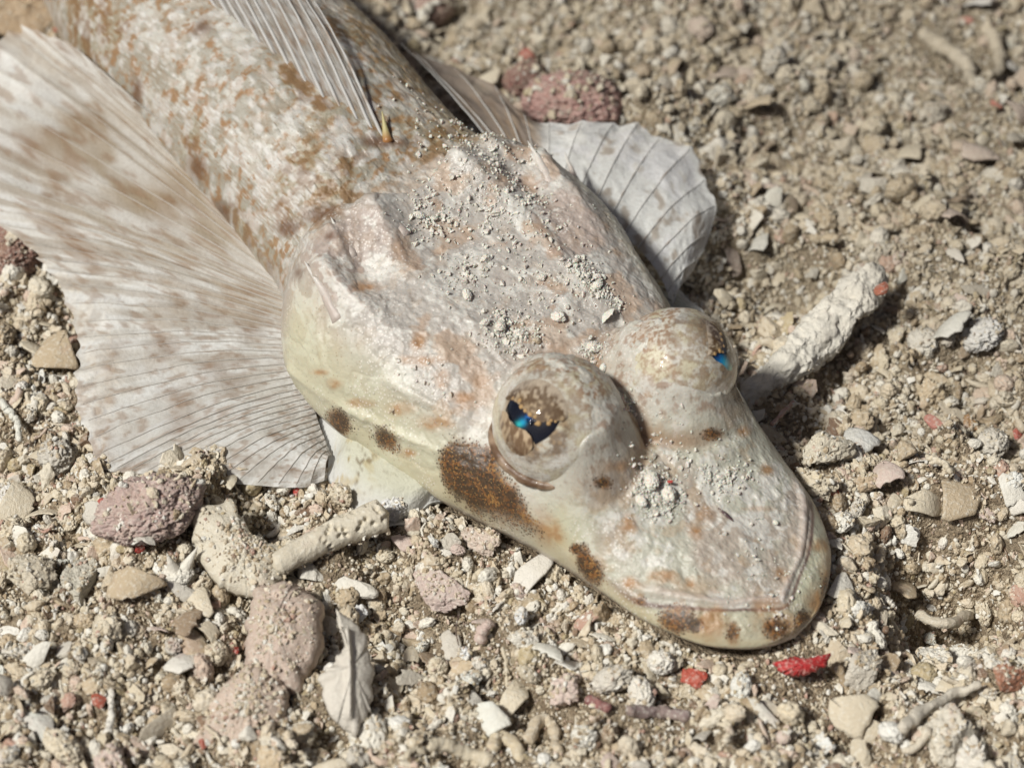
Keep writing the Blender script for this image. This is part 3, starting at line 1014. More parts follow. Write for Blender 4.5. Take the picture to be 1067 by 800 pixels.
# ---------------------------------------------------------------- fish: gill flaps
def gill_flap(sg):
    px = [(332, 438), (339, 458), (342, 478), (341, 497), (349, 514), (361, 526), (375, 536), (391, 542), (404, 543), (417, 541), (429, 537), (441, 530), (452, 525), (463, 520), (474, 515), (490, 518)]
    O_ = np.array([at(x, y, .22) for x, y in px])
    I_ = np.array([at(x + 46, y - 52, .5) for x, y in px])
    n = len(px)
    m = 26
    kk = np.linspace(0, 1, n)
    ks = np.linspace(0, 1, 90)
    O_ = np.stack([np.interp(ks, kk, O_[:, i]) for i in range(3)], 1)
    I_ = np.stack([np.interp(ks, kk, I_[:, i]) for i in range(3)], 1)
    f = np.linspace(0, 1, m)[None, :, None]
    P = I_[:, None] + (O_ - I_)[:, None] * f
    fl = np.broadcast_to(f[..., 0], P.shape[:2])
    P[..., 2] += .10 * np.sin(fl * math.pi) + .03 * np.sin(ks * 34)[:, None] * fl ** 2 + .02 * fbm(ks[:, None] * 9, fl * 3, 0, 93, 3)
    P = P - ORG
    if sg > 0:
        mir = np.eye(3) - 2 * np.outer(VX, VX)
        P = P @ mir
    V_ = P.reshape(-1, 3)
    lo = V_ - np.array([0, 0, .025])
    q = grid_faces(90, m)
    N = len(V_)
    ed = np.array([(i * m + m - 1, (i + 1) * m + m - 1, N + (i + 1) * m + m - 1, N + i * m + m - 1) for i in range(89)])
    VV = np.vstack([V_, lo])
    uu, vv = VV @ AX, VV @ VX
    cc = np.tile(np.array((.74, .735, .60)), (len(VV), 1))
    cc = lerp(cc, (.82, .82, .79), np.tile(sst(.45, .95, fl.ravel()), 2))
    cc = lerp(cc, (.55, .40, .12), sst(.12, .32, fbm(uu * 14, vv * 14, 0, 91, 3)) * .8 * np.exp(-((uu - 4.35) ** 2 + (np.abs(vv) - 2.02) ** 2) / .10))
    cc = lerp(cc, (.20, .13, .06), sst(.30, .42, fbm(uu * 26, vv * 26, 0, 92, 2)) * .8 * np.exp(-((uu - 4.15) ** 2 + (np.abs(vv) - 2.0) ** 2) / .06))
    return link('gill_flap', mesh_np('gill_flap', VV, np.vstack([q, q[:, ::-1] + N, ed]), [M_FLAP], True, cc), fish)


gill_flap(-1)
gill_flap(1)


# ---------------------------------------------------------------- fish: fins
def fin(name, base, tips, nray, colour_fn, fold=.03, ray_r=.016, curl=0.12, seed=0, rows=60, per=10, ray_col=(.66, .63, .58), ray_name='fin_ray', mat=None):
    """membrane with fold between rays, rays as sub-parts; base and tips are lists of (x, y, z) photo points with heights"""
    B = np.array([at(*p) for p in base])
    T = np.array([at(*p) for p in tips])
    kt = np.linspace(0, 1, len(T))
    kb = np.linspace(0, 1, len(B))
    N = nray * per + 1
    ks = np.linspace(0, 1, N)
    b = np.stack([pchip(kb, B[:, i])(ks) if len(B) > 2 else np.interp(ks, kb, B[:, i]) for i in range(3)], 1)
    t = np.stack([pchip(kt, T[:, i])(ks) for i in range(3)], 1)
    ph = (ks * nray) % 1.0
    tooth = np.abs(np.sin(ks * nray * math.pi))            # 0 on a ray, 1 halfway between
    t = t - (t - b) * (.016 * tooth + .03 * fbm(ks * 34, 0, 0, seed, 3) + .10 * np.maximum(0, fbm(ks * 15, 2, 0, seed + 1, 2) - .22))[:, None]
    f = np.linspace(0, 1, rows)
    P = b[:, None] + (t - b)[:, None] * f[None, :, None]
    ff = np.broadcast_to(f[None], P.shape[:2])
    sw = fbm(ks[:, None] * 3.0, ff * 1.2, 0, seed + 5, 3)
    P[..., 2] += curl * np.sin(ff * math.pi * .9) + .10 * sw * ff - fold * tooth[:, None] * (ff ** .7) * 1.6 + .05 * fbm(ks[:, None] * 14, ff * 3, 0, seed + 9, 3) * ff + .012 * fbm(ks[:, None] * 40, ff * 14, 0, seed + 6, 3)
    P = P - ORG
    V_ = P.reshape(-1, 3)
    cc = colour_fn(np.repeat(ks, rows), np.tile(f, N), np.repeat(tooth, rows), V_ + ORG)
    fo = link(name, mesh_np(name, V_, grid_faces(N, rows), [mat or M_FIN], True, cc), fish)
    for k in range(nray + 1):
        pth = P[min(k * per, N - 1), ::3] + np.array([0, 0, .006])
        rr = ray_r * (1 - .72 * np.linspace(0, 1, len(pth)))
        rv, rf = tube(pth, rr, 6)
        n_ = len(pth)
        fq = np.concatenate([np.repeat(np.linspace(0, 1, n_), 6), [0, 1]])
        wv = .5 + .5 * np.sin(fq * 30 + k * 2.1)
        rc = lerp(np.tile(np.array(ray_col), (len(rv), 1)), (.40, .26, .15), sst(.62, .95, wv * (.6 + .5 * noise3(fq * 5, k * 3.3, 0, seed + 8))) * .7)
        link(ray_name, mesh_np(ray_name, rv, rf, [M_RAY], True, rc), fo)
    return fo


def pec_near_col(k, f, tooth, P):
    n1 = fbm(k * 7, f * 5, 0, 101, 4)
    n2 = fbm(k * 60, f * 6, 0, 102, 4)
    n3 = fbm(k * 24, f * 9, 0, 103, 4)
    n4 = fbm(k * 110, f * 26, 0, 106, 3)
    c = np.tile(np.array((.72, .70, .65)), (len(k), 1))
    c = lerp(c, (.86, .86, .835), sst(-.15, .3, n2 + .3 * n1) * .85)
    n5 = fbm(k * 90, f * 2.2, 0, 107, 2)
    c = lerp(c, (.36, .29, .22), sst(.02, .3, n5) * .5 * sst(.3, .55, k))
    c = lerp(c, (.86, .86, .84), sst(.05, .3, -n5) * .6)
    c = lerp(c, (.48, .39, .29), sst(.05, .4, n1 + .4 * n3) * .4)
    # rows of brown blotches that cross the rays
    for fc, wd, am in ((.40, .06, .7), (.66, .07, .75), (.86, .05, .5), (.18, .06, .5)):
        g = np.exp(-((f - fc - .08 * np.sin(k * 11 + fc * 20)) / wd) ** 2) * sst(-.02, .26, fbm(k * 20, f * 5, 0, 105, 3))
        c = lerp(c, (.29, .185, .115), g * np.minimum(1, am * 1.2) * (.6 + .4 * sst(-.2, .3, n4)))
    # olive brown inner and upper part
    c = lerp(c, (.78, .785, .765), (1 - sst(.35, .55, k)) * .35 * sst(-.4, .2, n1))
    up = sst(.50, .80, k + .10 * n1) * (1 - sst(.55, .95, f))
    c = lerp(c, (.36, .27, .165), up * (.35 + .4 * sst(-.1, .3, n3)))
    c = lerp(c, (.30, .17, .09), sst(.22, .42, n4 + .35 * n3) * .45)
    return np.clip(c, .02, .85)


near_base = [(345, 474, .30), (332, 440, .34), (322, 405, .42), (314, 368, .50), (308, 335, .60), (306, 308, .75), (304, 285, .9), (302, 262, 1.05)]
near_tips = [(338, 502, .22), (304, 512, .22), (258, 508, .30), (213, 504, .34), (172, 494, .38), (128, 494, .36), (100, 488, .40), (86, 452, .42), (76, 414, .45), (78, 375, .5), (76, 340, .52),
             (62, 300, .55), (30, 268, .6), (-20, 225, .62), (-70, 180, .7), (-60, 120, .8), (-25, 60, .95), (15, 35, 1.05), (50, 45, 1.15), (80, 60, 1.25), (100, 80, 1.3)]
fin('pectoral_fin', near_base, near_tips, 44, pec_near_col, .007, .007, .16, 1)


def pec_far_col(k, f, tooth, P):
    n1 = fbm(k * 9, f * 5, 0, 111, 4)
    n3 = fbm(k * 20, f * 7, 0, 113, 3)
    c = np.tile(np.array((.84, .845, .82)), (len(k), 1))
    c = lerp(c, (.90, .91, .89), sst(0, .3, n1) * .6)
    c = lerp(c, (.30, .20, .13), np.exp(-((k - .86) / .05) ** 2 - ((f - .62) / .16) ** 2) * sst(-.3, .1, n3) * .8)
    c = lerp(c, (.30, .25, .2), sst(.35, .5, n3) * .5)
    c = lerp(c, (.42, .33, .25), sst(.25, .45, n3 + .3 * n1) * .45)
    dark = 1 - sst(.26, .36, k)
    c = lerp(c, (.17, .11, .07), dark * .85)
    c = lerp(c, (.36, .27, .19), dark * sst(.1, .4, fbm(k * 40, f * 3, 0, 115, 3)) * .6)
    return np.clip(c, .02, .85)


far_base = [(520, 160, 1.0), (540, 168, .95), (556, 176, .9), (580, 186, .85), (610, 210, .8), (640, 236, .7), (668, 262, .6), (690, 292, .5), (700, 320, .45)]
far_tips = [(412, 40, 1.25), (425, 48, 1.15), (470, 66, 1.0), (515, 92, .95), (545, 120, .95), (572, 130, .95), (606, 129, .95), (640, 128, .85), (664, 130, .78), (690, 140, .70), (720, 154, .62), (740, 180, .56), (747, 212, .50),
            (740, 242, .40), (730, 268, .32), (716, 290, .28)]
fin('pectoral_fin', far_base, far_tips, 15, pec_far_col, .012, .010, .10, 2, ray_col=(.78, .77, .74))


def dorsal_col(k, f, tooth, P):
    n2 = fbm(k * 50, f * 10, 0, 121, 3)
    n3 = fbm(k * 24, f * 14, 0, 122, 3)
    c = np.tile(np.array((.47, .44, .40)), (len(k), 1))
    c = lerp(c, (.72, .71, .69), sst(-.05, .25, n3) * .8)
    c = lerp(c, (.34, .22, .14), sst(.05, .35, n2) * .55)
    return lerp(c, (.42, .36, .16), (1 - sst(.03, .16, f)) * (1 - sst(.0, .2, k)) * .8)


def dorsal_fin():
    # first dorsal, folded back over the trunk
    bpx = [(400, 147), (386, 137), (366, 124), (344, 108), (322, 91), (301, 72), (282, 55), (262, 38), (245, 24), (227, 11)]
    tpx = [(324, -2), (306, -14), (288, -26), (266, -40), (244, -52), (222, -62), (202, -72), (182, -80), (164, -86), (146, -90)]
    base, tips = [], []
    for (bx, by), (tx, ty) in zip(bpx, tpx):
        z = skin_uv(bx, by)[2]
        base.append((bx, by, z - .03))
        tips.append((tx, ty, skin_uv(tx, ty)[2] + .34))
    fin('dorsal_fin', base, tips, 11, dorsal_col, .012, .020, .14, 3, rows=60, per=14, ray_col=(.70, .69, .67), ray_name='fin_spine', mat=M_WISP)
    fo = [o for o in fish.children if o.name.startswith('dorsal_fin')][0]
    a0, b0 = at(404, 148, skin_uv(404, 148)[2] - .02) - ORG, at(398, 116, skin_uv(404, 148)[2] + .16) - ORG
    k = np.linspace(0, 1, 10)[:, None]
    rv, rf = tube(a0 + (b0 - a0) * k, .065 * (1 - .93 * k[:, 0] ** .7), 8)
    rc = lerp(np.tile(np.array((.36, .16, .05)), (len(rv), 1)), (.50, .44, .22), np.concatenate([np.repeat(sst(0, .45, k[:, 0]), 8), [0, 1]]))
    link('fin_spine', mesh_np('fin_spine', rv, rf, [M_SPINE], True, rc), fo)


dorsal_fin()


def tail_fin():
    # beyond the frame: tail fan at the end of the trunk
    N, rows = 81, 20
    ks = np.linspace(-1, 1, N)
    f = np.linspace(0, 1, rows)
    u = 19.8 + f[None] * (2.4 - .5 * ks[:, None] ** 2)
    h = ks[:, None] * (.25 + 1.15 * f[None])
    v = 2.15 + (u - 19.8) * .28 + .03 * np.sin(ks * 40)[:, None] * f[None]
    z = .62 + h * .42
    P = AX * u[..., None] + VX * (v + h * .8)[..., None] + np.array([0, 0, 1.0]) * z[..., None]
    c = lerp(np.tile(np.array((.55, .51, .46)), (N * rows, 1)), (.28, .17, .1), sst(.1, .3, fbm(np.repeat(ks * 6, rows), np.tile(f * 6, N), 0, 131, 3)))
    link('tail_fin', mesh_np('tail_fin', P.reshape(-1, 3), grid_faces(N, rows), [M_FIN], True, c), fish)


tail_fin()


# ---------------------------------------------------------------- the sand bed
def fish_gap(x, y):
    """signed distance to the fish's outline in plan, negative inside"""
    px, py = x - ORG[0], y - ORG[1]
    u, v = px * AX[0] + py * AX[1], px * VX[0] + py * VX[1]
    uc = np.clip(u, .25, 19.8)
    d = np.abs(v - c_f(uc)) - w_f(uc)
    return np.where(u < .25, np.hypot(np.minimum(u - .25, 0), np.maximum(np.abs(v - c_f(.25)) - .5, 0)) - .2, d)


BUMPS = []     # (x, y, radius, height)
for px_, py_, r_, h_ in [(210, 518, .45, .22), (110, 505, .35, .22), (300, 520, .35, .12), (62, 400, .35, .15), (66, 460, .3, .2), (740, 250, .35, .2), (755, 195, .3, .25), (690, 120, .4, .3), (985, 605, .75, -1.0), (1040, 590, .6, -.5), (820, 285, .6, -.55), (870, 180, .8, -.22), (1010, 60, .6, -.25), (395, 660, .55, -.28), (470, 590, .5, .10), (150, 545, .7, .22),
                         (890, 600, .35, .30), (900, 480, .6, .18), (300, 600, .8, .12), (20, 480, .6, -.25), (600, 760, 1.0, .12), (560, 740, .4, -.2), (480, 10, .7, -.45),
                         (700, 60, 1.0, .2), (1040, 420, .5, -.25), (880, 390, .45, -.25), (60, 640, .8, .1), (680, 720, .4, -.12), (380, 545, .35, -.1)]:
    p_ = at(px_, py_, .1)
    BUMPS.append((p_[0], p_[1], r_, h_))


def ground_z(x, y):
    x, y = np.asarray(x, float), np.asarray(y, float)
    z = .04 + .24 * fbm(x * .45, y * .45, 0, 201, 3) + .30 * fbm(x * 1.3, y * 1.3, 0, 204, 3) + .15 * fbm(x * 4, y * 4, 0, 207, 3)
    for bx, by, r, h in BUMPS:
        z = z + h * np.exp(-((x - bx) ** 2 + (y - by) ** 2) / (r * r))
    g = fish_gap(x, y)
    k = 1 - sst(.0, .9, g)
    z = z * (1 - k) + np.clip(z, .13, .33) * k
    inner = 1 - sst(-.55, .0, g)
    return z - .15 * inner


def warp(n, lim, far):
    a = np.linspace(-1, 1, n)
    return a * lim + np.sign(a) * np.maximum(np.abs(a) - .82, 0) ** 3 / .18 ** 3 * far


xs = warp(440, 10, 500)
ys = warp(440, 10, 500) + 1.0
GX, GY = np.meshgrid(xs, ys, indexing='ij')
GZ = ground_z(GX, GY)
ground = link('ground', mesh_np('ground', np.stack([GX, GY, GZ], -1).reshape(-1, 3), grid_faces(440, 440), [M_GROUND]))
tag(ground, 'pale coral sand sea bed', kind='structure')


# ---------------------------------------------------------------- rubble shapes
def chip(seed, k=3, flat=.75, cuts=6, rough=.22, fine=.06):
    r = np.random.default_rng(seed)
    V, F = ico(k)
    V = V.copy()
    o = r.random(3) * 50
    V *= (1 + rough * fbm(V[:, 0] * 1.3 + o[0], V[:, 1] * 1.3 + o[1], V[:, 2] * 1.3 + o[2], seed, 2))[:, None]
    for _ in range(cuts):
        n = r.normal(size=3)
        n /= np.linalg.norm(n)
        d = r.uniform(.35, .8)
        V -= np.maximum(0, V @ n - d)[:, None] * n * .92
    V *= np.array([1, r.uniform(.6, 1.0), r.uniform(.7, 1.1) * flat])
    nrm = V / (np.linalg.norm(V, axis=1)[:, None] + 1e-6)
    V += nrm * (fine * fbm(V[:, 0] * 5 + o[0], V[:, 1] * 5, V[:, 2] * 5 + o[1], seed + 3, 4, .62))[:, None]
    return V / np.abs(V).max(), F


def clump(seed, k=3):
    """knobbly aggregate, like crumbled coral"""
    r = np.random.default_rng(seed)
    V, F = ico(k)
    V = V.copy()
    o = r.random(3) * 40
    b = 1 - np.abs(fbm(V[:, 0] * 2.4 + o[0], V[:, 1] * 2.4 + o[1], V[:, 2] * 2.4 + o[2], seed, 4, .6)) * 1.5
    V *= (.55 + .55 * b)[:, None]
    V *= np.array([1, r.uniform(.65, 1), r.uniform(.55, .9)])
    return V / np.abs(V).max(), F


def shard(seed, n=26, rings=7, curv=.35, thick=.09, long=1.5):
    """broken piece of shell: thin curved plate with a ragged outline"""
    r = np.random.default_rng(seed)
    th = np.arange(n) * 2 * math.pi / n
    ph = r.uniform(0, 6, 5)
    rad = 1 + .20 * np.sin(2 * th + ph[0]) + .16 * np.sin(3 * th + ph[1]) + .09 * np.sin(5 * th + ph[2]) + .05 * np.sin(9 * th + ph[3]) + .04 * r.normal(size=n)
    X, Y = long * rad * np.cos(th), rad * np.sin(th)
    # two or three straight breaks
    for _ in range(3):
        a = r.uniform(0, 2 * math.pi)
        d = r.uniform(.5, .85)
        e = np.maximum(0, X * math.cos(a) + Y * math.sin(a) - d)
        X, Y = X - e * math.cos(a), Y - e * math.sin(a)
    f = np.linspace(0, 1, rings)[:, None]
    gx, gy = X * f, Y * f
    gz = -curv * gx ** 2 * .4 - curv * gy ** 2 + .05 * fbm(gx * 2, gy * 2, 0, seed, 3) + .02 * np.sin(np.hypot(gx, gy) * 22) * f
    top = np.stack([gx, gy, gz + thick], -1).reshape(-1, 3)
    bot = np.stack([gx, gy, gz - thick * .6], -1).reshape(-1, 3)
    q = grid_faces(rings, n, True)
    N = len(top)
    i = (rings - 1) * n + np.arange(n)
    j = (rings - 1) * n + (np.arange(n) + 1) % n
    V = np.vstack([top, bot])
    F = np.vstack([q, q[:, ::-1] + N, np.stack([i, j, j + N, i + N], 1)])
    return V / np.abs(V).max(), F


def finger(seed, knob=.18, n=14, m=12, bend=.3, branch=False):
    """stub of branching coral"""
    r = np.random.default_rng(seed)
    s = np.linspace(-1, 1, n)
    P = np.stack([s, bend * s ** 2 * r.choice([-1, 1]) + .06 * r.normal(size=n), .05 * r.normal(size=n)], 1)
    rad = r.uniform(.17, .27) * (1 - .3 * (s + 1) / 2) * (1 + knob * r.normal(size=n))
    V, F = tube(P, np.clip(rad, .07, .5), m)
    if branch:
        V2, F2 = tube(np.array([(.1, 0, 0), (.3, .3, .05), (.38, .6, .12)]), [.15, .13, .09], m)
        q = np.vstack([F[0], F2[0] + len(V)])
        t = np.vstack([F[1], F2[1] + len(V)])
        V = np.vstack([V, V2])
        F = [q, t]
    V = V + .05 * np.stack([fbm(V[:, 0] * 4, V[:, 1] * 4, V[:, 2] * 4, seed + i, 3) for i in range(3)], 1)
    return V / np.abs(V).max(), F


# ---------------------------------------------------------------- the fine rubble: uncountable, one object
def grain_library(M_GRAIN):
    lib = bpy.data.collections.new('grain_shapes')
    k = 0
    for s in range(9):
        V, F = chip(300 + s, 3, .65, 10, .45, .10 if s % 2 else .2)
        lib.objects.link(bpy.data.objects.new('grain_%02d' % k, mesh_np('grain', V, F, [M_GRAIN])))
        k += 1
    for s in range(4):
        V, F = clump(330 + s, 3)
        lib.objects.link(bpy.data.objects.new('grain_%02d' % k, mesh_np('grain', V, F, [M_GRAIN])))
        k += 1
    for s in range(4):
        V, F = shard(340 + s, 14, 3, .3, .08)
        lib.objects.link(bpy.data.objects.new('grain_%02d' % k, mesh_np('grain', V, F, [M_GRAIN], False)))
        k += 1
    for s in range(3):
        V, F = finger(350 + s, .2, 8, 6)
        lib.objects.link(bpy.data.objects.new('grain_%02d' % k, mesh_np('grain', V, F, [M_GRAIN])))
        k += 1
    return lib, k


LIB, NLIB = grain_library(M_GRAIN)
LIB_W, _ = grain_library(M_WHITE)


def scatter(name, P, scl, rot, idx, label, lib=None):
    me = bpy.data.meshes.new(name)
    me.vertices.add(len(P))
    me.vertices.foreach_set('co', np.asarray(P, np.float32).ravel())
    for nm, typ, dat, key in (('rot', 'FLOAT_VECTOR', rot, 'vector'), ('scl', 'FLOAT_VECTOR', scl, 'vector'), ('pick', 'INT', idx, 'value')):
        a = me.attributes.new(nm, typ, 'POINT')
        a.data.foreach_set(key, np.asarray(dat, np.int32 if typ == 'INT' else np.float32).ravel())
    o = link(name, me)
    ng = bpy.data.node_groups.new(name, 'GeometryNodeTree')
    ng.interface.new_socket('Geometry', in_out='INPUT', socket_type='NodeSocketGeometry')
    ng.interface.new_socket('Geometry', in_out='OUTPUT', socket_type='NodeSocketGeometry')
    gi, go = ng.nodes.new('NodeGroupInput'), ng.nodes.new('NodeGroupOutput')
    ci = ng.nodes.new('GeometryNodeCollectionInfo')
    ci.inputs['Collection'].default_value = lib or LIB
    ci.inputs['Separate Children'].default_value = True
    ci.inputs['Reset Children'].default_value = True
    ip = ng.nodes.new('GeometryNodeInstanceOnPoints')
    ip.inputs['Pick Instance'].default_value = True
    for nm, typ, sock in (('rot', 'FLOAT_VECTOR', 'Rotation'), ('scl', 'FLOAT_VECTOR', 'Scale'), ('pick', 'INT', 'Instance Index')):
        na = ng.nodes.new('GeometryNodeInputNamedAttribute')
        na.data_type = typ
        na.inputs['Name'].default_value = nm
        out = [s for s in na.outputs if s.enabled and s.name == 'Attribute'][0]
        ng.links.new(out, ip.inputs[sock])
    ng.links.new(gi.outputs[0], ip.inputs['Points'])
    ng.links.new(ci.outputs[0], ip.inputs['Instance'])
    ng.links.new(ip.outputs[0], go.inputs[0])
    md = o.modifiers.new('scatter', 'NODES')
    md.node_group = ng
    return tag(o, label, kind='stuff')



# ---------------------------------------------------------------- single pieces lying on the sand
SHAPES = {}


def shape(kind, i):
    key = (kind, i)
    if key not in SHAPES:
        if kind == 'chip':
            V, F = chip(500 + i, 4, .6, 9, .45, .24)
        elif kind == 'pebble':
            V, F = chip(530 + i, 4, .8, 3, .28, .05)
        elif kind == 'crumb':
            V, F = clump(560 + i, 4)
        elif kind == 'shard':
            V, F = shard(590 + i, 36, 8, .32, .06, 1.0 + .15 * (i % 4))
        else:
            V, F = finger(620 + i, .16, 26, 16, .28, i % 3 == 0)
        SHAPES[key] = mesh_np(kind, V, F, [M_CORAL], kind != 'shard' or True)
    return SHAPES[key]


THINGS = []      # every loose piece: object, photo point, radius


def lay(name, me, x, y, size, rot, colour, label, cat, group=None, lift=.25, z=None):
    """size: half extents in cm; the piece sits on the sand under photo point x, y"""
    zz = .15
    for _ in range(6):
        p = at(x, y, zz)
        zz = float(ground_z(p[0], p[1])) + lift * size[2]
    if z is not None:
        zz = z
        p = at(x, y, zz)
    o = link(name, me, None, (p[0], p[1], zz), rot, size)
    o.color = (*colour, 1)
    tag(o, label, cat, group)
    THINGS.append((o, x, y, max(size)))
    return o


def own(name, V, F, smooth=True):
    return mesh_np(name, V, F, [M_CORAL], smooth)


R_ = math.radians
CREAM, CHALK, TAN, GREY, PINK = (.68, .62, .50), (.82, .785, .70), (.56, .46, .33), (.58, .53, .45), (.64, .49, .42)
RED, MAROON, RUST = (.45, .035, .03), (.26, .12, .115), (.40, .17, .07)


def lump(seed, k=5, amp=.5, fine=.12, freq=2.2):
    """encrusted lump with deep pits"""
    V, F = ico(k)
    o = seed * 3.7
    b = fbm(V[:, 0] * 1.2 + o, V[:, 1] * 1.2, V[:, 2] * 1.2, seed, 3)
    c = fbm(V[:, 0] * freq * 2 + o, V[:, 1] * freq * 2, V[:, 2] * freq * 2, seed + 1, 5, .75)
    V = V * (1 + amp * b + fine * 1.6 * (.5 - np.abs(c)) * 2)[:, None]
    return V / np.abs(V).max(), F


def plate(seed, out, thick=.10, dome=.15, rough=.06, m=22):
    """flat piece with a given outline (unit plan), bumpy on top"""
    O_ = np.array(out, float)
    k = np.linspace(0, 1, len(O_) + 1)
    ks = np.linspace(0, 1, 90, endpoint=False)
    O_ = np.vstack([O_, O_[:1]])
    O_ = np.stack([np.interp(ks, k, O_[:, 0]), np.interp(ks, k, O_[:, 1])], 1)
    O_ += .025 * np.stack([noise3(ks * 60, 0, 0, seed), noise3(ks * 60, 5, 0, seed)], 1)
    n = len(O_)
    f = np.linspace(0, 1, m)[:, None]
    cx, cy = O_.mean(0)
    gx, gy = cx + (O_[:, 0] - cx) * f, cy + (O_[:, 1] - cy) * f
    gz = dome * (1 - f ** 2) + rough * fbm(gx * 5, gy * 5, 0, seed, 5, .6) + thick * np.sqrt(np.clip(1 - f ** 6, 0, 1))
    top = np.stack([gx, gy, gz], -1).reshape(-1, 3)
    bot = np.stack([gx, gy, gz * .2 - thick], -1).reshape(-1, 3)
    q = grid_faces(m, n, True)
    N = len(top)
    i = (m - 1) * n + np.arange(n)
    j = (m - 1) * n + (np.arange(n) + 1) % n
    return np.vstack([top, bot]), np.vstack([q, q[:, ::-1] + N, np.stack([i, j, j + N, i + N], 1)])


def heroes():
    # coral finger right of the far eye
    s = np.linspace(-1, 1, 150)
    P = np.stack([s * 1.12, .10 * np.sin(s * 2.5), .06 * np.cos(s * 3)], 1)
    rd = .20 * (1 + .5 * fbm(s * 2.1, 0, 0, 3, 4)) * (1 - .15 * sst(.0, 1, -s)) * np.sqrt(np.clip(1 - np.abs(s) ** 9, .02, 1))
    V, F = tube(P, rd, 96)
    V[:, 2] *= .85
    V += .16 * np.stack([fbm(V[:, 0] * 1.9, V[:, 1] * 1.9, V[:, 2] * 1.9, 44 + i, 2) for i in range(3)], 1)
    V += .075 * np.stack([fbm(V[:, 0] * 5, V[:, 1] * 5, V[:, 2] * 5, 4 + i, 5, .7) for i in range(3)], 1)
    lay('coral_finger', own('coral_finger', V, F), 856, 348, (1, 1, 1), (R_(4), R_(-10), R_(40)), CHALK, 'long knobbly cream coral finger slanting away from the far eye', 'coral', lift=.36)
    lay('red_bead', shape('pebble', 1), 919, 300, (.11, .10, .09), (0, 0, 1), (.50, .10, .05), 'rusty red growth sitting on the tip of the long coral finger', 'growth', lift=.2, z=.72)
    # pitted tube
    n_, m_ = 90, 60
    s = np.linspace(0, 1, n_)
    P = np.stack([-.56 + 1.12 * s, .04 * np.sin(s * 3), 0 * s], 1)
    V, F = tube(P, .115 + .05 * s, m_)
    th = np.tile(np.arange(m_) * 2 * math.pi / m_, n_)
    ss = np.repeat(s, m_)
    cd, _ = cells(ss * 11, th / (2 * math.pi) * 9, 8)
    dent = np.concatenate([.05 * (1 - sst(.12, .36, cd)) * sst(.3, .55, ss), [0, 0]])
    ax = np.concatenate([np.repeat(P, m_, 0), P[:1], P[-1:]])
    V = V - (V - ax) / (np.linalg.norm(V - ax, axis=1)[:, None] + 1e-6) * dent[:, None]
    V += .014 * np.stack([fbm(V[:, 0] * 9, V[:, 1] * 9, V[:, 2] * 9, 14 + i, 4) for i in range(3)], 1)
    lay('coral_tube', own('coral_tube', V, F), 344, 563, (1, 1, 1), (0, R_(-6), R_(27)), CREAM, 'pitted coral tube stub with round pores lying below the white gill flap', 'coral', lift=.14)
    # plates below the fin
    V, F = plate(3, [(-.45, .45), (-.1, .55), (.12, .18), (.42, .02), (.48, -.1), (.28, -.42), (.05, -.40), (-.2, -.32), (-.42, .05)], .07, .10, .05)
    lay('coral_plate', own('coral_plate', V, F), 250, 577, (1.05, 1.05, 1), (R_(16), R_(6), R_(4)), CREAM, 'broad cream coral plate with an upturned rim left of the pitted tube', 'coral', lift=.22)
    V, F = plate(5, [(-.3, .62), (.1, .66), (.36, .45), (.40, .0), (.22, -.42), (-.08, -.55), (-.30, -.25), (-.36, .2)], .09, .20, .07)
    lay('coral_plate', own('coral_plate', V, F), 292, 675, (1.0, 1.02, 1), (R_(18), R_(-10), R_(-6)), (.60, .475, .40), 'upper of two overlapping pinkish tan coral plates, humped and rough', 'coral', lift=.20)
    V, F = plate(6, [(-.38, -.38), (-.30, .1), (-.08, .52), (.22, .46), (.40, .2), (.34, -.12), (.12, -.40)], .07, .12, .06)
    lay('coral_plate', own('coral_plate', V, F), 254, 742, (1.0, 1.0, 1), (R_(14), R_(4), R_(-10)), (.60, .475, .39), 'lower of two overlapping pinkish tan coral plates, near the bottom edge', 'coral', lift=.12)
    # shell valve with a keel
    V, F = plate(7, [(-.16, .62), (.10, .48), (.26, .1), (.24, -.3), (.1, -.55), (-.12, -.42), (-.26, -.05), (-.12, .15), (-.02, .35)], .03, .10, .02)
    ke = .07 * np.exp(-((V[:, 0] + .02 + .10 * V[:, 1]) / .03) ** 2) * (np.abs(V[:, 1]) < .42)
    V[:, 2] += ke
    lay('shell_valve', own('shell_valve', V, F), 362, 704, (1.0, 1.0, 1), (R_(24), R_(16), R_(4)), (.70, .65, .57), 'pale shell valve with a raised keel right of the pinkish plates', 'shell', lift=.34)
    V, F = lump(21, 4, .35, .14)
    lay('coral_lump', own('coral_lump', V, F), 384, 765, (.22, .30, .2), (.3, 0, .4), CHALK, 'rough chalk white coral lump under the keeled shell valve', 'coral', lift=.3)
    lay('coral_pebble', shape('pebble', 3), 319, 596, (.19, .12, .11), (0, .2, -.6), CHALK, 'smooth white oblong pebble below the pitted coral tube', 'pebble', lift=.35)
    lay('coral_pebble', shape('pebble', 5), 372, 612, (.22, .12, .12), (0, .2, -.3), CHALK, 'white knobbed pebble right of the smooth oblong one', 'pebble', lift=.35)
    # encrusted lumps
    V, F = lump(31, 5, .35, .20)
    lay('encrusted_lump', own('encrusted_lump', V, F), 158, 538, (.62, .46, .36), (0, 0, .5), (.50, .37, .335), 'crumbly pink and maroon encrusted lump touching the near fin edge', 'coral', lift=.45)
    V, F = lump(33, 5, .3, .22)
    lay('encrusted_lump', own('encrusted_lump', V, F), 594, 98, (.62, .45, .36), (0, 0, -.2), (.42, .215, .205), 'maroon encrusted lump behind the far fin', 'coral', lift=.35)
    V, F = lump(34, 5, .3, .22)
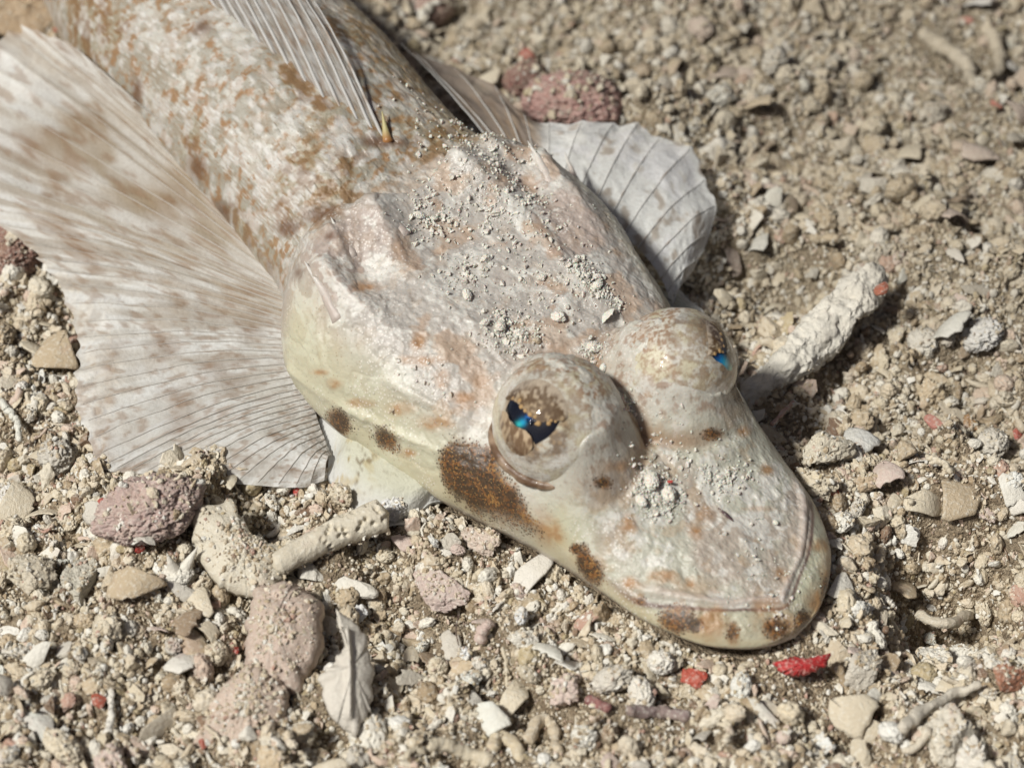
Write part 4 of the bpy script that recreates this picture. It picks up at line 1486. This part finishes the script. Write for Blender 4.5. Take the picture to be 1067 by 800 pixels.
    lay('encrusted_lump', own('encrusted_lump', V, F), 548, 84, (.30, .28, .26), (0, 0, .9), (.22, .075, .07), 'small dark red lump left of the larger maroon one', 'coral', lift=.3)
    V, F = lump(35, 5, .3, .25)
    lay('encrusted_lump', own('encrusted_lump', V, F), 16, 262, (.34, .36, .34), (0, 0, .4), (.28, .15, .12), 'dark brownish pink beaded lump at the left edge beside the near fin', 'coral', lift=.6)
    V, F = lump(36, 4, .25, .1)
    lay('encrusted_lump', own('encrusted_lump', V, F), 445, 6, (.36, .28, .25), (0, 0, .4), (.42, .25, .22), 'dusky pink lump at the top edge behind the fish back', 'coral', lift=.5)
    V, F = chip(41, 5, .7, 4, .25, .05)
    lay('beige_stone', own('beige_stone', V, F), 6, 12, (.75, .62, .5), (.1, .2, .3), (.62, .46, .30), 'smooth beige orange stone in the top left corner', 'stone', lift=.5)
    # spiked white fragment left of the plate
    V, F = clump(43, 4)
    fr = lay('spiked_fragment', own('spiked_fragment', V, F), 185, 598, (.17, .15, .10), (0, 0, .2), CHALK, 'white fragment with two sharp spikes right of the pink lump', 'shell', lift=.4)
    for (dx, dy, dz) in ((-.30, .1, 2.4), (.95, .2, 2.5)):
        k = np.linspace(0, 1, 10)[:, None]
        sv, sf = tube(np.array([[dx * .4, dy, .2]]) + np.array([[dx, .3, dz]]) * k, .42 * (1 - k[:, 0]) + .02, 8)
        so = link('spike', own('spike', sv, sf), fr)
        so.color = (*CHALK, 1)
    # bright stones bottom right
    for x, y, sz, rt, i, cl, lb in [
        (972, 684, (.25, .21, .22), (0, .3, .4), 2, CHALK, 'left of two bright white stones at the dark hollow right of the snout'),
        (1008, 676, (.23, .22, .26), (.5, .3, 1.4), 4, CHALK, 'right of two bright white stones at the dark hollow right of the snout'),
        (1037, 690, (.15, .14, .12), (.2, .3, .7), 6, CHALK, 'small white chip right of the pair of bright white stones'),
        (986, 772, (.32, .42, .34), (.3, -.2, .3), 7, (.70, .645, .54), 'big rounded cream stone at the bottom right'),
        (900, 700, (.26, .2, .12), (.5, -.4, .9), 8, GREY, 'flat grey fragment between red sliver and white stones'),
        (26, 598, (.30, .27, .22), (.1, .2, .3), 9, (.62, .555, .44), 'blocky cream coral stone at the left edge below the fin'),
        (82, 606, (.27, .24, .21), (.2, 0, 1.3), 10, (.55, .515, .43), 'blocky greyish coral stone left of the pink lump'),
        (505, 562, (.26, .20, .16), (0, 0, -.6), 11, (.64, .53, .455), 'smooth pale pink stone tucked under the dark banded jaw'),
        (455, 618, (.34, .26, .16), (.2, .1, -.5), 12, (.60, .48, .435), 'pinkish crusty stone below the gill flap'),
        (858, 470, (.36, .28, .22), (.1, .1, .5), 13, CREAM, 'cream stone pressed against the right side of the snout'),
        (1011, 440, (.14, .13, .11), (0, 0, .4), 14, (.42, .20, .06), 'orange brown pebble right of the coral finger'),
        (915, 265, (.17, .16, .15), (.2, .1, .4), 15, (.66, .61, .52), 'pale chip behind the coral finger tip'),
        (800, 170, (.28, .22, .16), (.2, .3, .4), 16, (.52, .42, .30), 'tan chip right of the far fin'),
        (1052, 703, (.22, .18, .15), (.2, 0, .2), 17, (.40, .17, .10), 'rusty red stone at the right edge near the white stones'),
        (905, 500, (.22, .13, .12), (.1, 0, .1), 18, (.52, .40, .27), 'tan oblong pebble right of the snout corner'),
        (545, 665, (.17, .14, .12), (.2, .1, .2), 19, CHALK, 'white rounded chip below the lower jaw'),
    ]:
        V, F = chip(700 + i, 5, .9, 7, .32, .16)
        lay('coral_stone', own('coral_stone', V, F), x, y, sz, rt, cl, lb, 'stone', lift=.6)
    # red bits
    V, F = plate(51, [(-.5, .06), (-.2, .16), (.2, .12), (.5, .17), (.42, -.02), (.1, -.16), (-.3, -.17)], .03, .05, .02)
    lay('red_sliver', own('red_sliver', V, F), 836, 693, (.55, .55, 1), (R_(28), 0, R_(4)), (.50, .02, .025), 'bright crimson sliver with a white end in front of the snout', 'fragment', lift=.24)
    lay('red_flake', shape('chip', 3), 718, 707, (.17, .12, .06), (.5, 0, -.3), (.46, .06, .035), 'ragged red flake left of the crimson sliver', 'fragment', lift=1.6)
    for x, y, r_, cl, lb in [(107, 523, .06, RED, 'red speck on the left end of the pink lump'), (146, 571, .055, RED, 'red speck at the foot of the pink lump'), (103, 726, .085, (.40, .07, .04), 'red brown bead in the lower left'),
                             (244, 676, .06, RED, 'red bead left of the upper pinkish plate'), (214, 685, .045, RED, 'tiny red bead farther left of the upper pinkish plate'), (310, 513, .05, RED, 'red bead under the near fin edge'),
                             (212, 774, .06, (.38, .09, .06), 'dull red bead left of the lower pinkish plate'), (870, 512, .07, (.42, .10, .06), 'red bead beside the far mouth corner'), (1036, 122, .07, RED, 'red bead at the far right top'),
                             (550, 58, .10, (.45, .05, .04), 'red growth on the dark red lump'), (1060, 452, .07, RED, 'red bead at the right edge by the orange pebble'), (973, 440, .10, (.55, .20, .17), 'pink red nub left of the orange brown pebble'),
                             (1008, 20, .07, (.4, .06, .05), 'red bead at the top edge on the right'), (60, 30, .05, (.4, .1, .05), 'rusty bead beside the beige stone')]:
        lay('red_bead', shape('pebble', 1 + int(x) % 4), x, y, (r_ * 1.2, r_, r_ * .9), (0, 0, x), cl, lb, 'fragment', 'red specks in the rubble', lift=1.1)
    # twigs and worm tubes
    def twig(px, r0, r1, cl, lb, seed, zoff=.08, name='coral_twig', n=40):
        pts = []
        for x, y in px:
            q = at(x, y, .1)
            q[2] = float(ground_z(q[0], q[1])) + zoff
            q = at(x, y, q[2])
            pts.append(q)
        pts = np.array(pts)
        k = np.linspace(0, 1, len(pts))
        ks = np.linspace(0, 1, n)
        P = np.stack([pchip(k, pts[:, i])(ks) for i in range(3)], 1)
        c0 = P.mean(0)
        V, F = tube(P - c0, np.linspace(r0, r1, n) * (1 + .18 * fbm(ks * 9, 0, 0, seed, 3)), 14)
        V += .05 * np.stack([fbm(V[:, 0] * 7, V[:, 1] * 7, V[:, 2] * 7, seed + i, 5, .65) for i in range(3)], 1) * min(1, r0 / .06)
        o = link(name, own(name, V, F), None, tuple(c0))
        o.color = (*cl, 1)
        tag(o, lb, 'coral' if name != 'dark_bristle' else 'bristle')
        THINGS.append((o, px[0][0], px[0][1], .3))
        return o
    twig([(655, 740), (690, 742), (716, 748)], .055, .05, (.27, .20, .195), 'grey purple twig lying below the red flake', 1)
    twig([(612, 728), (622, 733), (634, 738)], .05, .04, (.30, .12, .12), 'short dark maroon twig left of the grey purple twig', 2)
    twig([(445, 776), (470, 778), (492, 788), (510, 792)], .06, .06, (.66, .58, .44), 'cream worm tube on the bottom edge', 3, .02)
    twig([(512, 780), (522, 768), (536, 774), (545, 790)], .07, .05, (.66, .56, .40), 'curled cream tube right of the worm tube on the bottom edge', 4, .02)
    twig([(548, 770), (565, 748), (576, 756), (582, 785)], .06, .05, (.64, .54, .40), 'arched tan tube at the bottom middle', 5, .02)
    twig([(960, 34), (978, 46), (996, 56)], .10, .09, (.60, .52, .40), 'tan coral stick pointing left in the blurred top right', 6, .12)
    twig([(996, 58), (1010, 72), (1014, 90)], .09, .06, (.66, .58, .46), 'pale coral stick below the tan one in the top right', 7, .12)
    twig([(1032, 34), (1040, 52), (1042, 72), (1030, 80)], .09, .05, (.60, .52, .40), 'hooked tan coral stick right of the others in the top right', 8, .12)
    twig([(804, 442), (818, 428), (828, 418)], .028, .02, (.62, .40, .33), 'thin pink rod beside the far jaw', 9, .2)
    twig([(478, 640), (475, 655), (478, 672)], .008, .006, (.10, .06, .05), 'fine dark hair standing in the sand below the jaw', 10, .12, 'dark_bristle')
    twig([(940, 760), (965, 738), (1000, 722), (1020, 712)], .055, .045, (.66, .60, .50), 'long cream stick leaning over the big stone at the bottom right', 11, .22)
    twig([(500, 668), (506, 655), (512, 648)], .06, .04, (.62, .48, .42), 'pink worm tube standing up below the jaw', 12, .1)
    twig([(955, 640), (985, 650), (1010, 640)], .05, .05, (.60, .53, .42), 'thin twig bridging the dark hollow', 13, .04)
    # slivers
    for x, y, sz, rt, i, cl, lb in [
        (116, 592, (.14, .08, .08), (.4, .2, .5), 1, CHALK, 'white shell flake below the pink lump'),
        (43, 679, (.19, .13, .10), (.5, -.4, .7), 2, CHALK, 'angular white shell flake near the left edge'),
        (166, 757, (.34, .14, .12), (1.0, .2, .75), 3, (.60, .53, .42), 'long tan shell flake standing on edge in the lower left'),
        (430, 705, (.2, .14, .1), (.5, .5, .4), 4, (.68, .63, .54), 'cupped cream shell flake right of the keeled valve'),
        (800, 738, (.2, .12, .06), (.2, .2, .3), 5, (.66, .59, .48), 'ribbed cream shell flake below the crimson sliver'),
        (880, 610, (.2, .16, .1), (.4, .1, 1.2), 6, CHALK, 'white flake at the right of the mouth'),
        (910, 735, (.25, .10, .1), (.8, .2, .8), 7, CHALK, 'white upright flake left of the long cream stick'),
        (905, 320, (.12, .1, .1), (.3, .6, .3), 8, CHALK, 'white flake behind the coral finger'),
        (1015, 300, (.25, .1, .1), (.3, .2, .3), 9, (.6, .55, .47), 'cream flake at the right behind the finger'),
        (848, 292, (.15, .12, .12), (.4, .2, .8), 10, CHALK, 'small white shell flake in the shade left of the finger tip'),
        (470, 560, (.18, .12, .08), (.3, .2, .3), 11, (.70, .65, .56), 'white shell flake right of the gill flap'),
    ]:
        lay('shell_flake', shape('shard', i), x, y, sz, rt, cl, lb, 'shell', lift=.75)


heroes()
NAMED = [('the near fin edge', 90, 430), ('the pink lump', 158, 538), ('the broad coral plate', 250, 577), ('the pitted coral tube', 352, 557), ('the gill flap', 400, 520),
         ('the keeled shell valve', 362, 704), ('the upper pinkish plate', 292, 675), ('the lower pinkish plate', 254, 742), ('the banded jaw', 520, 560), ('the lower lip', 700, 660), ('the crimson sliver', 836, 693),
         ('the grey purple twig', 690, 742), ('the curled cream tube', 522, 772), ('the mouth corner', 865, 590), ('the bright white stones', 990, 680), ('the big cream stone', 986, 772), ('the coral finger', 850, 350),
         ('the orange brown pebble', 1011, 440), ('the far fin', 735, 200), ('the maroon lump', 594, 98), ('the tan coral sticks', 1000, 55), ('the red bead at the left', 103, 726), ('the blocky cream stone', 26, 598),
         ('the brown beaded lump', 16, 262), ('the pink red nub', 973, 440), ('the tan oblong pebble', 905, 500), ('the arched tan tube', 570, 755)]


def common_pieces():
    kinds = [('chip', 'angular coral chip', 'coral_chip', 'coral', .22), ('crumb', 'knobbly coral crumb', 'coral_crumb', 'coral', .32), ('shard', 'broken shell shard', 'shell_shard', 'shell', .32),
             ('finger', 'coral stub', 'coral_stub', 'coral', .10), ('pebble', 'rounded coral pebble', 'coral_pebble', 'pebble', .04)]
    cols = [('cream', (.71, .625, .48), .30), ('chalky white', (.85, .81, .73), .28), ('tan', (.57, .455, .31), .14), ('grey', (.62, .58, .51), .10), ('pinkish', (.66, .53, .47), .13), ('brown', (.38, .28, .19), .05)]
    taken = [(x, y, r * 100) for _, x, y, r in THINGS]
    made = []
    tries = 0
    while len(made) < 285 and tries < 9000:
        tries += 1
        x, y = rng.uniform(-5, 1072), rng.uniform(-5, 805)
        r = float(.085 * (2.9 ** (rng.random() ** 1.7)))
        p = at(x, y, .15)
        if fish_gap(p[0], p[1]) < r * .8:
            continue
        if x < 340 and 60 < y < 495 and x > 60:
            continue
        if x < 130 and y < 225:
            continue
        if 560 < x < 750 and 125 < y < 330:
            continue
        if any((x - a) ** 2 + ((y - b) * 1.25) ** 2 < (55 * r + .55 * c) ** 2 for a, b, c in taken):
            continue
        taken.append((x, y, r * 100))
        k = kinds[rng.choice(5, p=[q[4] for q in kinds])]
        c = cols[rng.choice(6, p=[q[2] for q in cols])]
        size = r * rng.uniform(.8, 1.2, 3)
        if k[0] in ('shard', 'finger'):
            size = size * 1.35
        rot = (rng.uniform(-.7, .7), rng.uniform(-.7, .7), rng.uniform(0, 6.28))
        col = np.clip(np.array(c[1]) * rng.uniform(.88, 1.1), 0, .8)
        o = lay(k[2], shape(k[0], int(rng.integers(0, 7))), x, y, tuple(size), rot, tuple(col), None, k[3], {'coral': 'broken coral bits', 'shell': 'broken shell bits', 'pebble': 'rounded pebbles'}[k[3]] + ' strewn over the sand',
                lift=rng.uniform(.35, .85))
        sw = 'small' if r < .11 else ('mid-sized' if r < .16 else 'large')
        nm, lx, ly = min(NAMED, key=lambda q: (q[1] - x) ** 2 + ((q[2] - y) * 1.3) ** 2)
        dx, dy = x - lx, (y - ly) * 1.3
        side = ('right of' if dx > 0 else 'left of') if abs(dx) > abs(dy) else ('in front of' if dy > 0 else 'behind')
        made.append((o, (sw, c[0], k[1], side, nm), math.hypot(dx, dy)))
    byk = {}
    for o, key, d in made:
        byk.setdefault(key, []).append((d, o))
    rank = ['nearest', 'second nearest', 'third nearest', 'fourth nearest', 'fifth nearest']
    for (sw, cn, kn, side, nm), lst in byk.items():
        lst.sort(key=lambda q: q[0])
        for i, (_, o) in enumerate(lst):
            o['label'] = f'{sw} {cn} {kn} {side} {nm}' + ('' if len(lst) == 1 else ', ' + rank[min(i, 4)])


common_pieces()


def on_fish(name, me, x, y, size, rot, colour, label, cat='coral', group='crumbs lying on the fish head', sink=.45):
    u_, v_, z_ = skin_uv(x, y)
    p = skin_xyz(np.array([u_]), np.array([v_]), np.array([z_]))[0]
    o = link(name, me, None, (p[0], p[1], p[2] + size[2] * sink), rot, size)
    o.color = (*colour, 1)
    if colour is WHITE:
        o.material_slots[0].link = 'OBJECT'
        o.material_slots[0].material = M_WHITE
    return tag(o, label, cat, group)


WHITE = (.80, .77, .70)
for i, (x, y, r, k, lb) in enumerate([
        (485, 281, .062, 'chip', 'squarish white crumb on the middle of the fish head'), (508, 271, .06, 'chip', 'tall white crumb right of the squarish one on the head'), (487, 309, .075, 'crumb', 'white crumb in front of the squarish one on the head'),
        (563, 291, .055, 'chip', 'lone white crumb on the far half of the head'), (437, 226, .06, 'crumb', 'white crumb at the back of the skull near the rear ridge'), (452, 229, .045, 'crumb', 'smaller crumb right of that at the back of the skull'),
        (521, 342, .085, 'crumb', 'large crumbly bit behind the near eye'), (540, 348, .07, 'chip', 'crumb right of the large crumbly bit behind the near eye'), (505, 337, .055, 'chip', 'crumb left of the large crumbly bit behind the near eye'),
        (584, 333, .10, 'chip', 'broad cream flake between the eyes and skull'), (560, 356, .05, 'pebble', 'tan crumb touching the rear rim of the near eye'), (619, 364, .09, 'crumb', 'spiky white crumb in the groove between the eyes'),
        (628, 385, .05, 'crumb', 'small crumb lower in the groove between the eyes'), (633, 329, .10, 'shard', 'striated pale shell chip left of the far eye'), (600, 273, .045, 'crumb', 'crumb behind the far eye, upper of the trail'),
        (612, 288, .045, 'chip', 'crumb behind the far eye, middle of the trail'), (622, 299, .06, 'crumb', 'crumb behind the far eye, lowest of the trail'), (658, 419, .05, 'finger', 'tiny jagged sliver between the eyes in front'),
        (679, 503, .11, 'crumb', 'heap of white grains on the snout with red specks'), (697, 517, .085, 'crumb', 'right half of the grain heap on the snout'), (668, 523, .07, 'crumb', 'left foot of the grain heap on the snout'),
        (750, 498, .055, 'chip', 'white crumb on the snout right of the heap'), (764, 488, .035, 'chip', 'small crumb farther right on the snout'), (738, 503, .03, 'chip', 'tiny crumb between the heap and the white crumb'),
        (752, 513, .03, 'chip', 'tiny white grain below the white crumb on the snout'), (790, 541, .035, 'finger', 'tiny white splinter near the front of the snout'), (808, 545, .04, 'crumb', 'small crumb near the right side of the snout'),
        (410, 428, .05, 'finger', 'grey splinter on the cheek behind the near eye'), (516, 226, .06, 'finger', 'branched white bit on the far half of the skull'), (512, 216, .05, 'finger', 'upper prong of the branched bit on the skull')]):
    on_fish('coral_crumb', shape(k, i % 6), x, y, (r * 1.15, r, r * .85), (rng.uniform(-.5, .5), rng.uniform(-.5, .5), rng.uniform(0, 6)), WHITE if i not in (10, 27) else TAN, lb)
on_fish('red_speck', shape('pebble', 2), 698, 507, (.03, .025, .025), (0, 0, 0), RED, 'tiny red speck on top of the grain heap on the snout', 'fragment', None, 3.0)
b0 = at(748, 531, 1.12)
b1 = at(764, 545, 1.04)
kk_ = np.linspace(0, 1, 12)[:, None]
V_, F_ = tube((b1 - b0) * (kk_ - .5), .017 * np.sin(np.linspace(.25, math.pi - .25, 12)), 8)
u_, v_, z_ = skin_uv(756, 538)
o_ = link('dark_bristle', own('dark_bristle', V_, F_), None, tuple(skin_xyz(np.array([u_]), np.array([v_]), np.array([z_ + .03]))[0]))
o_.color = (.07, .03, .05, 1)
tag(o_, 'dark purple bristle lying on the tip of the snout', 'bristle')


def head_dust():
    """fine sand lying on the skull"""
    us, vs, rs = [], [], []
    for x, y, sp, n in [(440, 225, .16, 40), (455, 232, .2, 50), (485, 290, .2, 50), (525, 345, .16, 90), (545, 350, .16, 60), (605, 280, .12, 60), (622, 300, .10, 60), (640, 318, .1, 30), (618, 368, .08, 50), (680, 510, .13, 160), (690, 520, .12, 90),
                        (750, 500, .12, 40), (770, 495, .1, 20), (500, 200, .4, 90), (520, 160, .3, 60), (470, 130, .4, 60), (560, 250, .4, 60), (430, 440, .25, 70), (800, 600, .35, 30), (560, 310, .4, 60), (650, 418, .06, 30), (540, 210, .3, 60), (700, 470, .3, 40)]:
        u, v, _ = skin_uv(x, y)
        n = int(n * 2.2)
        us.append(u + .8 * sp * rng.normal(size=n))
        vs.append(v + .8 * sp * rng.normal(size=n))
        rs.append(.010 * 3.6 ** rng.random(n) ** 2.2)
    u, v, r = map(np.concatenate, (us, vs, rs))
    k = np.abs(v - c_f(u)) < w_f(u) * .85
    for sg, e in EYES.items():
        k &= np.hypot(u - e[0], v - e[1]) > ERAD[sg] * .93
    u, v, r = u[k], v[k], r[k]
    P = skin_xyz(u, v, full_z(u, v) + r * .5)
    n = len(u)
    scatter('sand_dusting', P, r[:, None] * rng.uniform(.7, 1.3, (n, 3)), rng.uniform(0, 6, (n, 3)), rng.integers(0, 9, n), 'fine white sand dusted over the fish head', LIB_W)


head_dust()


def build_rubble():
    def pts(n, x0, x1, y0, y1):
        return rng.uniform(x0, x1, n), rng.uniform(y0, y1, n)
    X, Y, R = [], [], []
    for n, box, lo, hi in ((170000, (-7, 7, -6, 8), .014, .045), (34000, (-7, 7, -6, 8), .035, .08), (6000, (-7.5, 7.5, -6.2, 9), .08, .14), (16000, (-16, 16, -12, 20), .05, .14)):
        x, y = pts(n, *box)
        r = lo * (hi / lo) ** rng.random(n) ** 1.3
        if n == 16000:
            k = (np.abs(x) > 6.6) | (y < -5.6) | (y > 7.6)
            x, y, r = x[k], y[k], r[k]
        X.append(x)
        Y.append(y)
        R.append(r)
    X, Y, R = map(np.concatenate, (X, Y, R))
    g = fish_gap(X, Y)
    k = g > .02 * 0 + R * .6 - .12
    X, Y, R = X[k], Y[k], R[k]
    keep = np.ones(len(X), bool)
    for o, _, _, r_ in THINGS:
        if r_ > .09:
            rad = min(o.scale[0] if o.scale[0] < .99 else .42, o.scale[1] if o.scale[1] < .99 else .42)
            keep &= ~((R > .032) & ((X - o.location.x) ** 2 + (Y - o.location.y) ** 2 < (rad * .8) ** 2))
    X, Y, R = X[keep], Y[keep], R[keep]
    dens = fbm(X * .9, Y * .9, 0, 401, 3)
    k = (R < .05) | (rng.random(len(X)) < np.clip(.75 + 1.1 * dens, .15, 1))
    X, Y, R = X[k], Y[k], R[k]
    Z = ground_z(X, Y) + R * rng.uniform(-.15, .65, len(R))
    ex = [[], [], [], []]
    for o, _, _, r_ in THINGS:
        if o.name.startswith(('red', 'shell', 'dark', 'coral_pebble', 'spiked')) or r_ < .1:
            continue
        me = o.data
        nv = len(me.vertices)
        co = np.empty(nv * 3, np.float32)
        me.vertices.foreach_get('co', co)
        no = np.empty(nv * 3, np.float32)
        me.vertices.foreach_get('normal', no)
        M = np.array(Matrix.LocRotScale(o.location, o.rotation_euler, o.scale))
        W_ = co.reshape(-1, 3) @ M[:3, :3].T + M[:3, 3]
        N_ = no.reshape(-1, 3) @ M[:3, :3].T
        up = np.where((N_[:, 2] > .55 * np.linalg.norm(N_, axis=1)) & (ground_z(W_[:, 0], W_[:, 1]) < W_[:, 2]))[0]
        if len(up) < 5:
            continue
        q = rng.choice(up, int(min(500, 16 + 460 * r_ * r_)))
        for a_, v_ in zip(ex, (W_[q, 0], W_[q, 1], W_[q, 2], .010 * (6.5 if o.name.startswith('encrusted') else 3.6) ** rng.random(len(q)) ** 1.4)):
            a_.append(v_)
    ex = [np.concatenate(a_) for a_ in ex]
    X, Y, Z, R = [np.concatenate(p_) for p_ in zip((X, Y, Z, R), ex)]
    n = len(X)
    idx = np.where((R < .03) | (rng.random(n) < .5), rng.integers(0, 13, n), rng.integers(9, NLIB, n))
    flat = idx >= 13
    rot = np.stack([rng.uniform(-.8, .8, n), rng.uniform(-.8, .8, n), rng.uniform(0, 6.28, n)], 1)
    rot[~flat, :2] *= 3
    sc = R[:, None] * rng.uniform(.55, 1.45, (n, 3)) * np.where(flat, 1.5, 1.0)[:, None]
    scatter('rubble', np.stack([X, Y, Z], 1), sc, rot, idx, 'fine crumbled coral and shell grit covering the sea bed')


build_rubble()
